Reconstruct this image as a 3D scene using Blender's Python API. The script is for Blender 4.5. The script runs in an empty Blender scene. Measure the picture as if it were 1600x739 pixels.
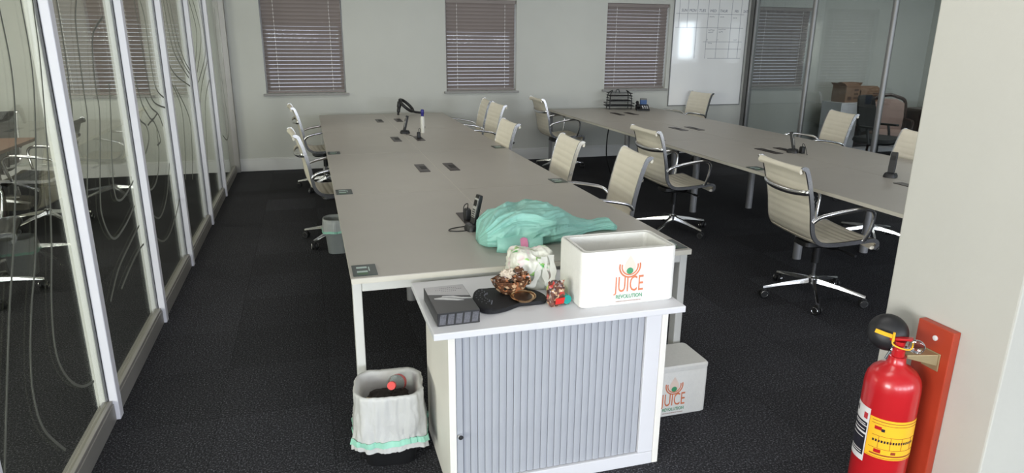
import bpy, math, random
from mathutils import Vector, Matrix, noise
random.seed(7)
PI = math.pi
scene = bpy.context.scene
COL = scene.collection

# ------------------------------------------------------------------ camera
CAM_H = 1.68
F_PX = 1053.69
cam_data = bpy.data.cameras.new('camera')
cam_data.sensor_fit = 'HORIZONTAL'
cam_data.sensor_width = 36.0
cam_data.lens = F_PX / 1600.0 * 36.0
cam_data.clip_start = 0.05
cam = bpy.data.objects.new('camera', cam_data)
COL.objects.link(cam)
_r = Vector((0.95879, -0.28398, 0.00837)).normalized()
_f = Vector((0.27479, 0.91946, -0.28123)).normalized()
_u = _r.cross(_f).normalized()
_r = _f.cross(_u).normalized()
cam.matrix_world = Matrix(((_r.x, _u.x, -_f.x, 0), (_r.y, _u.y, -_f.y, 0),
                           (_r.z, _u.z, -_f.z, CAM_H), (0, 0, 0, 1)))
scene.camera = cam

# ------------------------------------------------------------------ world (overcast sky) and daylight
world = bpy.data.worlds.new('overcast')
scene.world = world
world.use_nodes = True
bg = world.node_tree.nodes['Background']
bg.inputs['Color'].default_value = (0.80, 0.86, 1.0, 1)
bg.inputs['Strength'].default_value = 1.6

def area_light(name, loc, aim, sx, sy, power, color):
    d = bpy.data.lights.new(name, 'AREA')
    d.shape = 'RECTANGLE'
    d.size = sx
    d.size_y = sy
    d.energy = power
    d.color = color
    o = bpy.data.objects.new(name, d)
    COL.objects.link(o)
    o.location = loc
    o.rotation_euler = Vector(aim).to_track_quat('-Z', 'Y').to_euler()
    return o

DAY = (0.85, 0.91, 1.0)
# daylight entering through the windows of the wall behind the camera, of the two outer walls, plus ceiling lamps added as fill
WIN_NEAR = [(-3.4, 1.6), (-0.6, 1.6), (2.2, 1.6), (5.0, 1.6), (8.0, 1.6)]
for wx, wz in WIN_NEAR:
    area_light('window_daylight', (wx, -6.93, wz), (0, 1, 0), 2.2, 1.7, 160, DAY)
area_light('window_daylight', (-4.92, -1.6, 1.6), (1, 0.3, 0), 3.0, 1.5, 350, (1.0, 0.985, 0.96))
area_light('window_daylight', (9.93, 1.6, 1.68), (-1, 0, 0), 0.75, 0.95, 60, DAY)
area_light('window_daylight', (-4.92, 5.6, 1.65), (1, 0, -0.1), 2.4, 1.2, 60, (1.0, 0.97, 0.88))
CEIL = 2.75
FILL_PANELS = [(0.9, 1.6, 11), (0.9, 4.6, 10), (0.9, 7.4, 10), (4.0, 1.6, 8), (4.0, 4.6, 8), (4.0, 7.4, 9), (-3.0, 4.0, 6), (-3.0, 7.4, 26), (8.3, 4.6, 14), (8.3, 7.4, 26)]
for px, py, pw_ in FILL_PANELS:  # overhead fill lamps, added to spread light through all three rooms
    area_light('ceiling_fill_light', (px, py, CEIL - 0.05), (0, 0, -1), 1.15, 0.55, pw_, (1.0, 0.98, 0.94))

vs = scene.view_settings
vs.view_transform = 'Standard'
vs.look = 'None'
vs.gamma = 1.0
vs.use_curve_mapping = False
vs.exposure = 0.0

# ------------------------------------------------------------------ materials
def lin(c):
    return tuple(((x / 255.0) / 12.92 if x / 255.0 <= 0.04045 else ((x / 255.0 + 0.055) / 1.055) ** 2.4) for x in c)

def mat(name, rgb, rough=0.5, metal=0.0, var=0.0, vscale=8.0, bump=0.0, bscale=60.0, spec=0.5, coat=0.0,
        trans=0.0, alpha=1.0, sheen=0.0, sss=0.0):
    m = bpy.data.materials.new(name)
    m.use_nodes = True
    nt = m.node_tree
    b = nt.nodes['Principled BSDF']
    c = lin(rgb)
    b.inputs['Base Color'].default_value = (*c, 1)
    b.inputs['Roughness'].default_value = rough
    b.inputs['Metallic'].default_value = metal
    b.inputs['Specular IOR Level'].default_value = spec
    b.inputs['Coat Weight'].default_value = coat
    b.inputs['Transmission Weight'].default_value = trans
    b.inputs['Alpha'].default_value = alpha
    tc = nt.nodes.new('ShaderNodeTexCoord')
    if var > 0:
        n = nt.nodes.new('ShaderNodeTexNoise')
        n.inputs['Scale'].default_value = vscale
        n.inputs['Detail'].default_value = 5
        nt.links.new(tc.outputs['Object'], n.inputs['Vector'])
        r = nt.nodes.new('ShaderNodeValToRGB')
        r.color_ramp.elements[0].position = 0.3
        r.color_ramp.elements[1].position = 0.7
        r.color_ramp.elements[0].color = (*[x * (1 - var) for x in c], 1)
        r.color_ramp.elements[1].color = (*[min(1, x * (1 + var)) for x in c], 1)
        nt.links.new(n.outputs['Fac'], r.inputs['Fac'])
        nt.links.new(r.outputs['Color'], b.inputs['Base Color'])
    if bump > 0:
        n2 = nt.nodes.new('ShaderNodeTexNoise')
        n2.inputs['Scale'].default_value = bscale
        n2.inputs['Detail'].default_value = 4
        nt.links.new(tc.outputs['Object'], n2.inputs['Vector'])
        bp = nt.nodes.new('ShaderNodeBump')
        bp.inputs['Strength'].default_value = bump
        bp.inputs['Distance'].default_value = 0.01
        nt.links.new(n2.outputs['Fac'], bp.inputs['Height'])
        nt.links.new(bp.outputs['Normal'], b.inputs['Normal'])
    return m

def glass_mat(name, tint, ior=1.5, rough=0.0, base_refl=0.0):
    m = bpy.data.materials.new(name)
    m.use_nodes = True
    nt = m.node_tree
    nt.nodes.clear()
    out = nt.nodes.new('ShaderNodeOutputMaterial')
    t = nt.nodes.new('ShaderNodeBsdfTransparent')
    t.inputs['Color'].default_value = (*tint, 1)
    g = nt.nodes.new('ShaderNodeBsdfGlossy')
    g.inputs['Roughness'].default_value = rough
    g.inputs['Color'].default_value = (0.95, 0.97, 0.96, 1)
    fr = nt.nodes.new('ShaderNodeFresnel')
    # the same index of refraction seen from either side of the thin sheet
    ge = nt.nodes.new('ShaderNodeNewGeometry')
    mr = nt.nodes.new('ShaderNodeMapRange')
    mr.inputs['To Min'].default_value = ior
    mr.inputs['To Max'].default_value = 1.0 / ior
    nt.links.new(ge.outputs['Backfacing'], mr.inputs['Value'])
    nt.links.new(mr.outputs['Result'], fr.inputs['IOR'])
    mix = nt.nodes.new('ShaderNodeMixShader')
    nt.links.new(fr.outputs['Fac'], mix.inputs['Fac'])
    nt.links.new(t.outputs['BSDF'], mix.inputs[1])
    nt.links.new(g.outputs['BSDF'], mix.inputs[2])
    nt.links.new(mix.outputs['Shader'], out.inputs['Surface'])
    return m

def carpet_mat():
    m = bpy.data.materials.new('charcoal_carpet')
    m.use_nodes = True
    nt = m.node_tree
    b = nt.nodes['Principled BSDF']
    b.inputs['Roughness'].default_value = 0.95
    b.inputs['Specular IOR Level'].default_value = 0.15
    tc = nt.nodes.new('ShaderNodeTexCoord')
    n = nt.nodes.new('ShaderNodeTexNoise')
    n.inputs['Scale'].default_value = 130
    n.inputs['Detail'].default_value = 3
    n.inputs['Roughness'].default_value = 0.7
    nt.links.new(tc.outputs['Object'], n.inputs['Vector'])
    r = nt.nodes.new('ShaderNodeValToRGB')
    e = r.color_ramp.elements
    e[0].position = 0.36
    e[0].color = (*lin((31, 31, 33)), 1)
    e[1].position = 0.72
    e[1].color = (*lin((132, 132, 139)), 1)
    mid = e.new(0.55)
    mid.color = (*lin((57, 57, 60)), 1)
    nt.links.new(n.outputs['Fac'], r.inputs['Fac'])
    # faint square carpet tiles
    br = nt.nodes.new('ShaderNodeTexBrick')
    br.offset = 0.0
    br.inputs['Scale'].default_value = 1.0
    br.inputs['Brick Width'].default_value = 0.5
    br.inputs['Row Height'].default_value = 0.5
    br.inputs['Mortar Size'].default_value = 0.002
    br.inputs['Color1'].default_value = (0.80, 0.80, 0.80, 1)
    br.inputs['Color2'].default_value = (1.12, 1.12, 1.14, 1)
    br.inputs['Mortar'].default_value = (0.6, 0.6, 0.6, 1)
    nt.links.new(tc.outputs['Object'], br.inputs['Vector'])
    mx = nt.nodes.new('ShaderNodeMix')
    mx.data_type = 'RGBA'
    mx.blend_type = 'MULTIPLY'
    mx.inputs[0].default_value = 1.0
    nt.links.new(r.outputs['Color'], mx.inputs[6])
    nt.links.new(br.outputs['Color'], mx.inputs[7])
    nt.links.new(mx.outputs[2], b.inputs['Base Color'])
    bp = nt.nodes.new('ShaderNodeBump')
    bp.inputs['Strength'].default_value = 0.7
    bp.inputs['Distance'].default_value = 0.006
    nt.links.new(n.outputs['Fac'], bp.inputs['Height'])
    nt.links.new(bp.outputs['Normal'], b.inputs['Normal'])
    return m

def patch_mat(name, base, spots, rough=0.45, scale=9.0, thresh=0.55, spec=0.5, translucent=0.0):
    """crinkled printed film: base colour with irregular printed patches in several inks"""
    m = bpy.data.materials.new(name)
    m.use_nodes = True
    nt = m.node_tree
    b = nt.nodes['Principled BSDF']
    b.inputs['Roughness'].default_value = rough
    b.inputs['Specular IOR Level'].default_value = spec
    tc = nt.nodes.new('ShaderNodeTexCoord')
    last = None
    for i, s in enumerate(spots):
        n = nt.nodes.new('ShaderNodeTexNoise')
        n.inputs['Scale'].default_value = scale * (1 + 0.25 * i)
        n.inputs['Detail'].default_value = 1.5
        mp = nt.nodes.new('ShaderNodeMapping')
        mp.inputs['Location'].default_value = (3.1 * i, 7.7 * i, 1.3 * i)
        nt.links.new(tc.outputs['Object'], mp.inputs['Vector'])
        nt.links.new(mp.outputs['Vector'], n.inputs['Vector'])
        r = nt.nodes.new('ShaderNodeValToRGB')
        r.color_ramp.elements[0].position = thresh
        r.color_ramp.elements[1].position = thresh + 0.03
        nt.links.new(n.outputs['Fac'], r.inputs['Fac'])
        mx = nt.nodes.new('ShaderNodeMix')
        mx.data_type = 'RGBA'
        nt.links.new(r.outputs['Color'], mx.inputs[0])
        if last is None:
            mx.inputs[6].default_value = (*lin(base), 1)
        else:
            nt.links.new(last, mx.inputs[6])
        mx.inputs[7].default_value = (*lin(s), 1)
        last = mx.outputs[2]
    nt.links.new(last, b.inputs['Base Color'])
    n3 = nt.nodes.new('ShaderNodeTexNoise')
    n3.inputs['Scale'].default_value = 45
    n3.inputs['Detail'].default_value = 3
    nt.links.new(tc.outputs['Object'], n3.inputs['Vector'])
    bp = nt.nodes.new('ShaderNodeBump')
    bp.inputs['Strength'].default_value = 0.25
    bp.inputs['Distance'].default_value = 0.006
    nt.links.new(n3.outputs['Fac'], bp.inputs['Height'])
    nt.links.new(bp.outputs['Normal'], b.inputs['Normal'])
    return m

def film_mat(name, rgb, mixf=0.35, rough=0.4):
    """thin plastic film: diffuse face plus light coming through it"""
    m = bpy.data.materials.new(name)
    m.use_nodes = True
    nt = m.node_tree
    b = nt.nodes['Principled BSDF']
    b.inputs['Base Color'].default_value = (*lin(rgb), 1)
    b.inputs['Roughness'].default_value = rough
    tr = nt.nodes.new('ShaderNodeBsdfTranslucent')
    tr.inputs['Color'].default_value = (*lin(rgb), 1)
    mix = nt.nodes.new('ShaderNodeMixShader')
    mix.inputs['Fac'].default_value = mixf
    nt.links.new(b.outputs['BSDF'], mix.inputs[1])
    nt.links.new(tr.outputs['BSDF'], mix.inputs[2])
    nt.links.new(mix.outputs['Shader'], nt.nodes['Material Output'].inputs['Surface'])
    tc = nt.nodes.new('ShaderNodeTexCoord')
    n3 = nt.nodes.new('ShaderNodeTexNoise')
    n3.inputs['Scale'].default_value = 40
    n3.inputs['Detail'].default_value = 4
    nt.links.new(tc.outputs['Object'], n3.inputs['Vector'])
    bp = nt.nodes.new('ShaderNodeBump')
    bp.inputs['Strength'].default_value = 0.4
    bp.inputs['Distance'].default_value = 0.008
    nt.links.new(n3.outputs['Fac'], bp.inputs['Height'])
    nt.links.new(bp.outputs['Normal'], b.inputs['Normal'])
    return m

M = {
    'carpet': carpet_mat(),
    'wall': mat('grey_green_wall_paint', (198, 199, 193), 0.85, var=0.03, vscale=1.5, bump=0.05, bscale=120),
    'wall_left_room': mat('cream_green_wall_paint', (188, 187, 165), 0.85, var=0.03, vscale=1.5),
    'pillar': mat('warm_white_pillar_paint', (191, 190, 181), 0.8, var=0.02, vscale=2.5, bump=0.05, bscale=90),
    'white_paint': mat('white_gloss_paint', (214, 214, 212), 0.45, var=0.02),
    'ceiling': mat('ceiling_white', (225, 225, 222), 0.9, var=0.01),
    'alu_white': mat('white_powder_coated_aluminium', (222, 221, 228), 0.4, var=0.02, vscale=5),
    'alu_rail': mat('grey_aluminium_rail', (150, 147, 142), 0.4, metal=0.3, var=0.05),
    'alu_post': mat('satin_aluminium_post', (140, 140, 140), 0.42, metal=0.5, var=0.05),
    'gasket': mat('black_gasket', (22, 22, 24), 0.7, var=0.1),
    'glass_left': glass_mat('clear_partition_glass', (0.88, 0.89, 0.84), 1.36),
    'glass_right': glass_mat('grey_partition_glass', (0.74, 0.77, 0.77)),
    'glass_window': glass_mat('window_glass', (0.95, 0.96, 0.97)),
    'etch': mat('frosted_etched_line', (104, 106, 98), 0.8, var=0.05),
    'slat': mat('taupe_blind_slat', (138, 128, 124), 0.5, var=0.04, vscale=3),
    'cord_light': mat('pale_cord_and_light_gap', (226, 224, 222), 0.7, var=0.02),
    'sill': mat('grey_window_sill', (150, 148, 146), 0.6, var=0.04),
    'board': mat('glossy_whiteboard', (244, 244, 244), 0.07, var=0.015, vscale=2, coat=0.4),
    'ink': mat('dry_marker_ink', (110, 112, 130), 0.7, var=0.1),
    'desk': mat('grey_laminate', (174, 169, 161), 0.42, var=0.025, vscale=4, bump=0.03, bscale=300),
    'desk_edge': mat('cream_edge_band', (206, 202, 190), 0.5, var=0.03),
    'frame_white': mat('white_steel_frame', (212, 212, 208), 0.4, var=0.02),
    'frame_silver': mat('silver_steel_leg', (150, 150, 152), 0.4, metal=0.35, var=0.05),
    'dark_plastic': mat('black_plastic', (26, 26, 28), 0.45, var=0.12),
    'flap': mat('dark_brown_cable_flap', (52, 44, 42), 0.4, var=0.15, vscale=25),
    'flap_slot': mat('black_flap_slot', (14, 13, 13), 0.6, var=0.1),
    'plate_dark': mat('dark_green_plate', (42, 56, 54), 0.35, var=0.15, vscale=40),
    'plate_pale': mat('pale_plate_print', (172, 190, 184), 0.4, var=0.05),
    'plate_green': mat('green_plate_print', (52, 92, 52), 0.4, var=0.05),
    'cream': mat('cream_leather', (238, 231, 214), 0.5, var=0.03, vscale=10, bump=0.08, bscale=220),
    'black_leather': mat('black_leather', (20, 20, 20), 0.45, var=0.1, bump=0.1, bscale=220),
    'chrome': mat('polished_chrome', (226, 226, 228), 0.2, metal=1.0, var=0.03),
    'dark_chrome': mat('dark_bracket', (40, 40, 42), 0.3, metal=0.5, var=0.1),
    'rubber': mat('black_caster_rubber', (20, 20, 21), 0.55, var=0.1),
    'cab_white': mat('white_melamine', (218, 218, 222), 0.45, var=0.012, vscale=3),
    'cab_cream': mat('cream_white_melamine_side', (234, 231, 224), 0.5, var=0.015, vscale=3),
    'cab_slat': mat('silver_grey_tambour', (170, 173, 180), 0.42, var=0.03, vscale=6),
    'foam': mat('white_polystyrene', (228, 227, 222), 0.75, var=0.02, vscale=60, bump=0.15, bscale=160),
    'foam_in': mat('cream_polystyrene_inside', (232, 230, 216), 0.8, var=0.02, vscale=60, bump=0.1, bscale=160),
    'print_orange': mat('orange_print', (216, 126, 88), 0.6, var=0.1, vscale=40),
    'print_peach': mat('pale_peach_print', (236, 214, 200), 0.6, var=0.04, vscale=30),
    'print_green': mat('green_print', (70, 152, 108), 0.6, var=0.08, vscale=40),
    'print_brown': mat('brown_print', (150, 110, 96), 0.6, var=0.08),
    'teal_film': film_mat('teal_bag_film', (164, 222, 210), 0.2),
    'pink_print': mat('pink_print', (222, 140, 178), 0.5, var=0.1, vscale=40),
    'bag_white': film_mat('white_bag_film', (226, 226, 224), 0.3),
    'bag_tape': mat('green_drawstring_tape', (150, 205, 184), 0.5, var=0.08, vscale=20),
    'bag_grey': film_mat('grey_clear_bag_film', (196, 200, 198), 0.3),
    'grocery': patch_mat('grocery_bag_print', (226, 226, 214), [(92, 176, 96), (150, 200, 110), (232, 216, 214)], 0.4, 12.0, 0.60),
    'handle_film': film_mat('white_handle_film', (236, 236, 230), 0.25),
    'bin_black': mat('black_bin_plastic', (22, 22, 24), 0.5, var=0.12),
    'bin_grey': mat('grey_bin_plastic', (132, 137, 136), 0.5, var=0.08),
    'clear_pet': glass_mat('clear_bottle_plastic', (0.90, 0.93, 0.93), 1.45, 0.05),
    'red_plastic': mat('red_plastic', (206, 40, 34), 0.35, var=0.05),
    'teal_plastic': mat('teal_bottle_cap', (20, 150, 140), 0.4, var=0.06),
    'lime': mat('lime_label', (196, 214, 96), 0.5, var=0.1, vscale=30),
    'waste': mat('dark_waste', (44, 38, 34), 0.7, var=0.3, vscale=30),
    'card_tan': mat('tan_card_strip', (196, 184, 160), 0.7, var=0.08),
    'book_dark': mat('dark_book_cover', (48, 48, 50), 0.35, var=0.15, vscale=12),
    'book_pale': mat('silver_book_cover', (176, 174, 176), 0.35, var=0.05, vscale=20),
    'book_streak': mat('pale_streak_print', (196, 196, 196), 0.4, var=0.12, vscale=40),
    'book_block': mat('grey_block_print', (92, 92, 98), 0.45, var=0.25, vscale=160),
    'insole': mat('black_foam_sole', (20, 20, 24), 0.75, var=0.15, vscale=50, bump=0.3, bscale=250),
    'insole_dot': mat('grey_perforation', (98, 98, 102), 0.7, var=0.1),
    'foil': patch_mat('floral_foil', (96, 64, 46), [(176, 112, 76), (44, 42, 34), (206, 172, 138)], 0.2, 30.0, 0.58, 0.8),
    'foil_red': patch_mat('red_snack_foil', (104, 66, 54), [(190, 62, 56), (60, 42, 40), (196, 160, 126)], 0.22, 38.0, 0.58, 0.8),
    'paper_white': mat('white_tissue', (208, 194, 176), 0.8, var=0.06, vscale=30, bump=0.4, bscale=70),
    'gold': mat('brass_lid', (176, 146, 112), 0.2, metal=1.0, var=0.06),
    'lid_dark': mat('dark_lid_centre', (70, 56, 46), 0.3, metal=0.6, var=0.2, vscale=40),
    'bottle_white': mat('white_bottle_plastic', (228, 226, 218), 0.4, var=0.02),
    'blue_cap': mat('blue_cap', (44, 40, 130), 0.4, var=0.06),
    'blue_card': mat('blue_carton', (42, 84, 138), 0.45, var=0.08, vscale=30),
    'phone_face': mat('silver_phone_face', (196, 194, 190), 0.25, metal=0.4, var=0.05),
    'cable': mat('black_cable', (16, 16, 17), 0.5, var=0.1),
    'ext_red': mat('red_extinguisher_enamel', (186, 28, 34), 0.28, var=0.04, vscale=6, coat=0.3),
    'ext_board': mat('orange_red_painted_board', (172, 62, 38), 0.4, var=0.08, vscale=7, bump=0.05, bscale=50),
    'ext_yellow': mat('yellow_label', (246, 186, 40), 0.45, var=0.03),
    'ext_white': mat('white_label', (224, 222, 220), 0.45, var=0.02),
    'ext_black': mat('black_label_print', (30, 28, 40), 0.45, var=0.08),
    'ext_print': mat('red_brown_label_print', (150, 60, 30), 0.5, var=0.1),
    'tag_yellow': mat('yellow_plastic_tag', (238, 180, 30), 0.45, var=0.05),
    'brass': mat('beige_zinc_bracket', (176, 160, 122), 0.4, metal=0.5, var=0.08, vscale=20),
    'gauge': glass_mat('gauge_glass', (0.85, 0.87, 0.88), 1.6, 0.05),
    'wood_table': mat('brown_wood_top', (122, 86, 66), 0.4, var=0.12, vscale=6),
    'wood_dark': mat('dark_mahogany', (50, 30, 26), 0.35, var=0.2, vscale=9),
    'uphol': mat('dusty_pink_upholstery', (166, 140, 130), 0.8, var=0.06, vscale=20, bump=0.2, bscale=150),
    'cardboard': mat('brown_cardboard', (134, 104, 82), 0.8, var=0.12, vscale=14),
    'cardboard_print': mat('dark_cardboard_print', (84, 58, 46), 0.8, var=0.15),
    'grey_panel': mat('grey_desk_panel', (110, 110, 110), 0.5, var=0.05),
    'black_mesh': mat('black_mesh_fabric', (24, 25, 27), 0.7, var=0.2, vscale=80),
    'skirt': mat('grey_trunking', (140, 142, 138), 0.5, var=0.04),
    'diffuser': mat('fill_panel_diffuser', (240, 240, 236), 0.6, var=0.01),
}

# ------------------------------------------------------------------ mesh builder
class MB:
    def __init__(self):
        self.v, self.f, self.mi, self.m = [], [], [], 0

    def add(self, verts, faces):
        o = len(self.v)
        self.v += [tuple(x) for x in verts]
        for fa in faces:
            self.f.append(tuple(i + o for i in fa))
            self.mi.append(self.m)
        return self

    def box(self, x0, x1, y0, y1, z0, z1):
        v = [(x0, y0, z0), (x1, y0, z0), (x1, y1, z0), (x0, y1, z0), (x0, y0, z1), (x1, y0, z1), (x1, y1, z1), (x0, y1, z1)]
        return self.add(v, [(0, 3, 2, 1), (4, 5, 6, 7), (0, 1, 5, 4), (1, 2, 6, 5), (2, 3, 7, 6), (3, 0, 4, 7)])

    def obox(self, c, sx, sy, sz, rot):
        """box centred at c with a rotation matrix/euler"""
        h = [(-1, -1, -1), (1, -1, -1), (1, 1, -1), (-1, 1, -1), (-1, -1, 1), (1, -1, 1), (1, 1, 1), (-1, 1, 1)]
        v = [Vector(c) + rot @ Vector((a * sx / 2, b * sy / 2, d * sz / 2)) for a, b, d in h]
        return self.add(v, [(0, 3, 2, 1), (4, 5, 6, 7), (0, 1, 5, 4), (1, 2, 6, 5), (2, 3, 7, 6), (3, 0, 4, 7)])

    def loft(self, loops, cap0=True, cap1=True, closed=False):
        n = len(loops[0])
        vs_ = [p for l in loops for p in l]
        fs = []
        k = len(loops)
        for i in range(k if closed else k - 1):
            a, b = i * n, ((i + 1) % k) * n
            for j in range(n):
                j2 = (j + 1) % n
                fs.append((a + j, a + j2, b + j2, b + j))
        if not closed:
            if cap0:
                fs.append(tuple(reversed(range(n))))
            if cap1:
                fs.append(tuple(range((k - 1) * n, k * n)))
        return self.add(vs_, fs)

    def lathe(self, prof, n=24, center=(0, 0, 0), mtx=None, cap0=True, cap1=True):
        loops = []
        for r, z in prof:
            lp = []
            for j in range(n):
                a = 2 * PI * j / n
                p = Vector((r * math.cos(a), r * math.sin(a), z))
                if mtx is not None:
                    p = mtx @ p
                lp.append(p + Vector(center))
            loops.append(lp)
        return self.loft(loops, cap0, cap1)

    def cyl(self, p0, p1, r0, r1=None, n=16):
        r1 = r0 if r1 is None else r1
        p0, p1 = Vector(p0), Vector(p1)
        q = (p1 - p0).to_track_quat('Z', 'Y').to_matrix()
        L = (p1 - p0).length
        return self.lathe([(r0, 0), (r1, L)], n, p0, q)

    def tube(self, pts, r, n=8, flat=1.0, up=None, closed=False):
        pts = [Vector(p) for p in pts]
        k = len(pts)
        loops = []
        prev = None
        for i, p in enumerate(pts):
            if closed:
                t = pts[(i + 1) % k] - pts[i - 1]
            else:
                t = pts[min(i + 1, k - 1)] - pts[max(i - 1, 0)]
            t.normalize()
            if prev is None:
                ref = Vector(up) if up else (Vector((0, 0, 1)) if abs(t.z) < 0.9 else Vector((1, 0, 0)))
            else:
                ref = prev
            nrm = ref - t * ref.dot(t)
            if nrm.length < 1e-6:
                nrm = t.orthogonal()
            nrm.normalize()
            prev = nrm
            bi = t.cross(nrm)
            rr = r[i] if isinstance(r, (list, tuple)) else r
            loops.append([p + (nrm * math.cos(2 * PI * j / n) + bi * math.sin(2 * PI * j / n) * flat) * rr for j in range(n)])
        return self.loft(loops, True, True, closed)

    def sweep_rect(self, pts, w, h, side):
        """rectangle swept along pts; w along the fixed vector side, h along the in-plane normal"""
        side = Vector(side)
        pts = [Vector(p) for p in pts]
        loops = []
        k = len(pts)
        for i, p in enumerate(pts):
            t = (pts[min(i + 1, k - 1)] - pts[max(i - 1, 0)]).normalized()
            nn = side.cross(t).normalized()
            loops.append([p + side * (a * w / 2) + nn * (b * h / 2) for a, b in ((-1, -1), (1, -1), (1, 1), (-1, 1))])
        return self.loft(loops)

    def prism(self, poly, z0, z1):
        n = len(poly)
        v = [(x, y, z0) for x, y in poly] + [(x, y, z1) for x, y in poly]
        f = [tuple(reversed(range(n))), tuple(range(n, 2 * n))] + [(j, (j + 1) % n, n + (j + 1) % n, n + j) for j in range(n)]
        return self.add(v, f)

    def mesh(self, name, mats, smooth=False):
        me = bpy.data.meshes.new(name)
        me.from_pydata(self.v, [], self.f)
        for m in (mats if isinstance(mats, (list, tuple)) else [mats]):
            me.materials.append(M[m] if isinstance(m, str) else m)
        if any(self.mi):
            me.polygons.foreach_set('material_index', self.mi)
        if smooth:
            me.polygons.foreach_set('use_smooth', [True] * len(me.polygons))
            try:
                if smooth != 'full':
                    me.set_sharp_from_angle(angle=math.radians(40))
            except Exception:
                pass
        me.update()
        return me

    def build(self, name, mats, parent=None, loc=(0, 0, 0), smooth=False, bevel=0.0, rotz=0.0, subsurf=0):
        o = bpy.data.objects.new(name, self.mesh(name, mats, smooth))
        COL.objects.link(o)
        o.location = loc
        o.rotation_euler.z = rotz
        if parent is not None:
            o.parent = parent
        if bevel > 0:
            b = o.modifiers.new('bevel', 'BEVEL')
            b.width = bevel
            b.segments = 2
            b.limit_method = 'ANGLE'
            b.angle_limit = math.radians(50)
        if subsurf:
            s = o.modifiers.new('subsurf', 'SUBSURF')
            s.levels = subsurf
            s.render_levels = subsurf
        return o

def Bx(x0, x1, y0, y1, z0, z1):
    return MB().box(x0, x1, y0, y1, z0, z1)

def tag(o, label=None, cat=None, group=None, kind=None):
    if label:
        o['label'] = label
    if cat:
        o['category'] = cat
    if group:
        o['group'] = group
    if kind:
        o['kind'] = kind
    return o

def thing(name, label, cat, loc=(0, 0, 0), rotz=0.0, group=None, kind=None):
    o = bpy.data.objects.new(name, None)
    o.empty_display_size = 0.1
    COL.objects.link(o)
    o.location = loc
    o.rotation_euler.z = rotz
    return tag(o, label, cat, group, kind)

def copy_tree(o, parent=None):
    c = o.copy()
    COL.objects.link(c)
    if parent is not None:
        c.parent = parent
    for ch in list(o.children):
        copy_tree(ch, c)
    return c

def rrect(w, d, r, z, cx=0.0, cy=0.0, seg=5):
    pts = []
    r = min(r, w / 2 - 1e-4, d / 2 - 1e-4)
    for qx, qy, a0 in ((1, 1, 0), (-1, 1, 90), (-1, -1, 180), (1, -1, 270)):
        for i in range(seg + 1):
            a = math.radians(a0 + 90 * i / seg)
            pts.append((cx + qx * (w / 2 - r) + r * math.cos(a), cy + qy * (d / 2 - r) + r * math.sin(a), z))
    return pts

def smooth_path(pts, n=6):
    pts = [Vector(p) for p in pts]
    out = []
    k = len(pts)
    for i in range(k - 1):
        p0, p1, p2, p3 = pts[max(i - 1, 0)], pts[i], pts[i + 1], pts[min(i + 2, k - 1)]
        for j in range(n):
            t = j / n
            out.append(0.5 * ((2 * p1) + (p2 - p0) * t + (2 * p0 - 5 * p1 + 4 * p2 - p3) * t * t + (3 * p1 - p0 - 3 * p2 + p3) * t ** 3))
    out.append(pts[-1])
    return out

def text_part(name, body, size, material, parent, mtx, xs=1.0, extrude=0.0004, align='CENTER', shear=0.0, clip=None):
    cu = bpy.data.curves.new(name, 'FONT')
    cu.body = body
    cu.size = size
    cu.align_x = align
    cu.extrude = extrude
    cu.shear = shear
    cu.resolution_u = 3
    tmp = bpy.data.objects.new(name, cu)
    COL.objects.link(tmp)
    dg = bpy.context.evaluated_depsgraph_get()
    me = bpy.data.meshes.new_from_object(tmp.evaluated_get(dg))
    bpy.data.objects.remove(tmp)
    if clip is not None:                                  # squash descenders onto the base line
        for v_ in me.vertices:
            if v_.co.y < 0:
                v_.co.y *= clip
    me.transform(mtx @ Matrix.Diagonal((xs, 1, 1, 1)))
    me.materials.clear()
    me.materials.append(M[material])
    o = bpy.data.objects.new(name, me)
    COL.objects.link(o)
    o.parent = parent
    return o

# text lying on a vertical face that looks towards -Y
def face_negy(x, y, z):
    return Matrix.Translation((x, y, z)) @ Matrix.Rotation(PI / 2, 4, 'X')

# ================================================================== THE SETTING
XW, XE, YN, YF = -5.0, 10.0, -7.0, 9.27
GX = -0.965            # left glass plane
PX = 6.53              # right glass plane

def struct(name, mb, m, label=None, **k):
    o = mb.build(name, m, **k)
    return tag(o, label, None, None, 'structure')

struct('floor', Bx(XW - 0.3, XE + 0.3, YN - 0.3, YF + 0.3, -0.05, 0.0), 'carpet', 'dark charcoal carpet floor of the office')
struct('ceiling', Bx(XW - 0.3, XE + 0.3, YN - 0.3, YF + 0.3, CEIL, CEIL + 0.1), 'ceiling', 'plain white office ceiling')

WINX = [-2.33, -0.01, 2.315, 4.65, 7.14]
WW, WZ0, WZ1 = 0.99, 0.985, 2.18
def holed_wall(axis, pos0, pos1, a0, a1, holes, z0, z1):
    """wall along one axis with rectangular window holes"""
    mb = MB()
    def put(s0, s1, b0, b1):
        if s1 - s0 < 1e-4 or b1 - b0 < 1e-4:
            return
        if axis == 'x':
            mb.box(s0, s1, pos0, pos1, b0, b1)
        else:
            mb.box(pos0, pos1, s0, s1, b0, b1)
    cur = a0
    for h0, h1, hz0, hz1 in sorted(holes):
        put(cur, h0, z0, z1)
        put(h0, h1, z0, hz0)
        put(h0, h1, hz1, z1)
        cur = h1
    put(cur, a1, z0, z1)
    return mb

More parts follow.
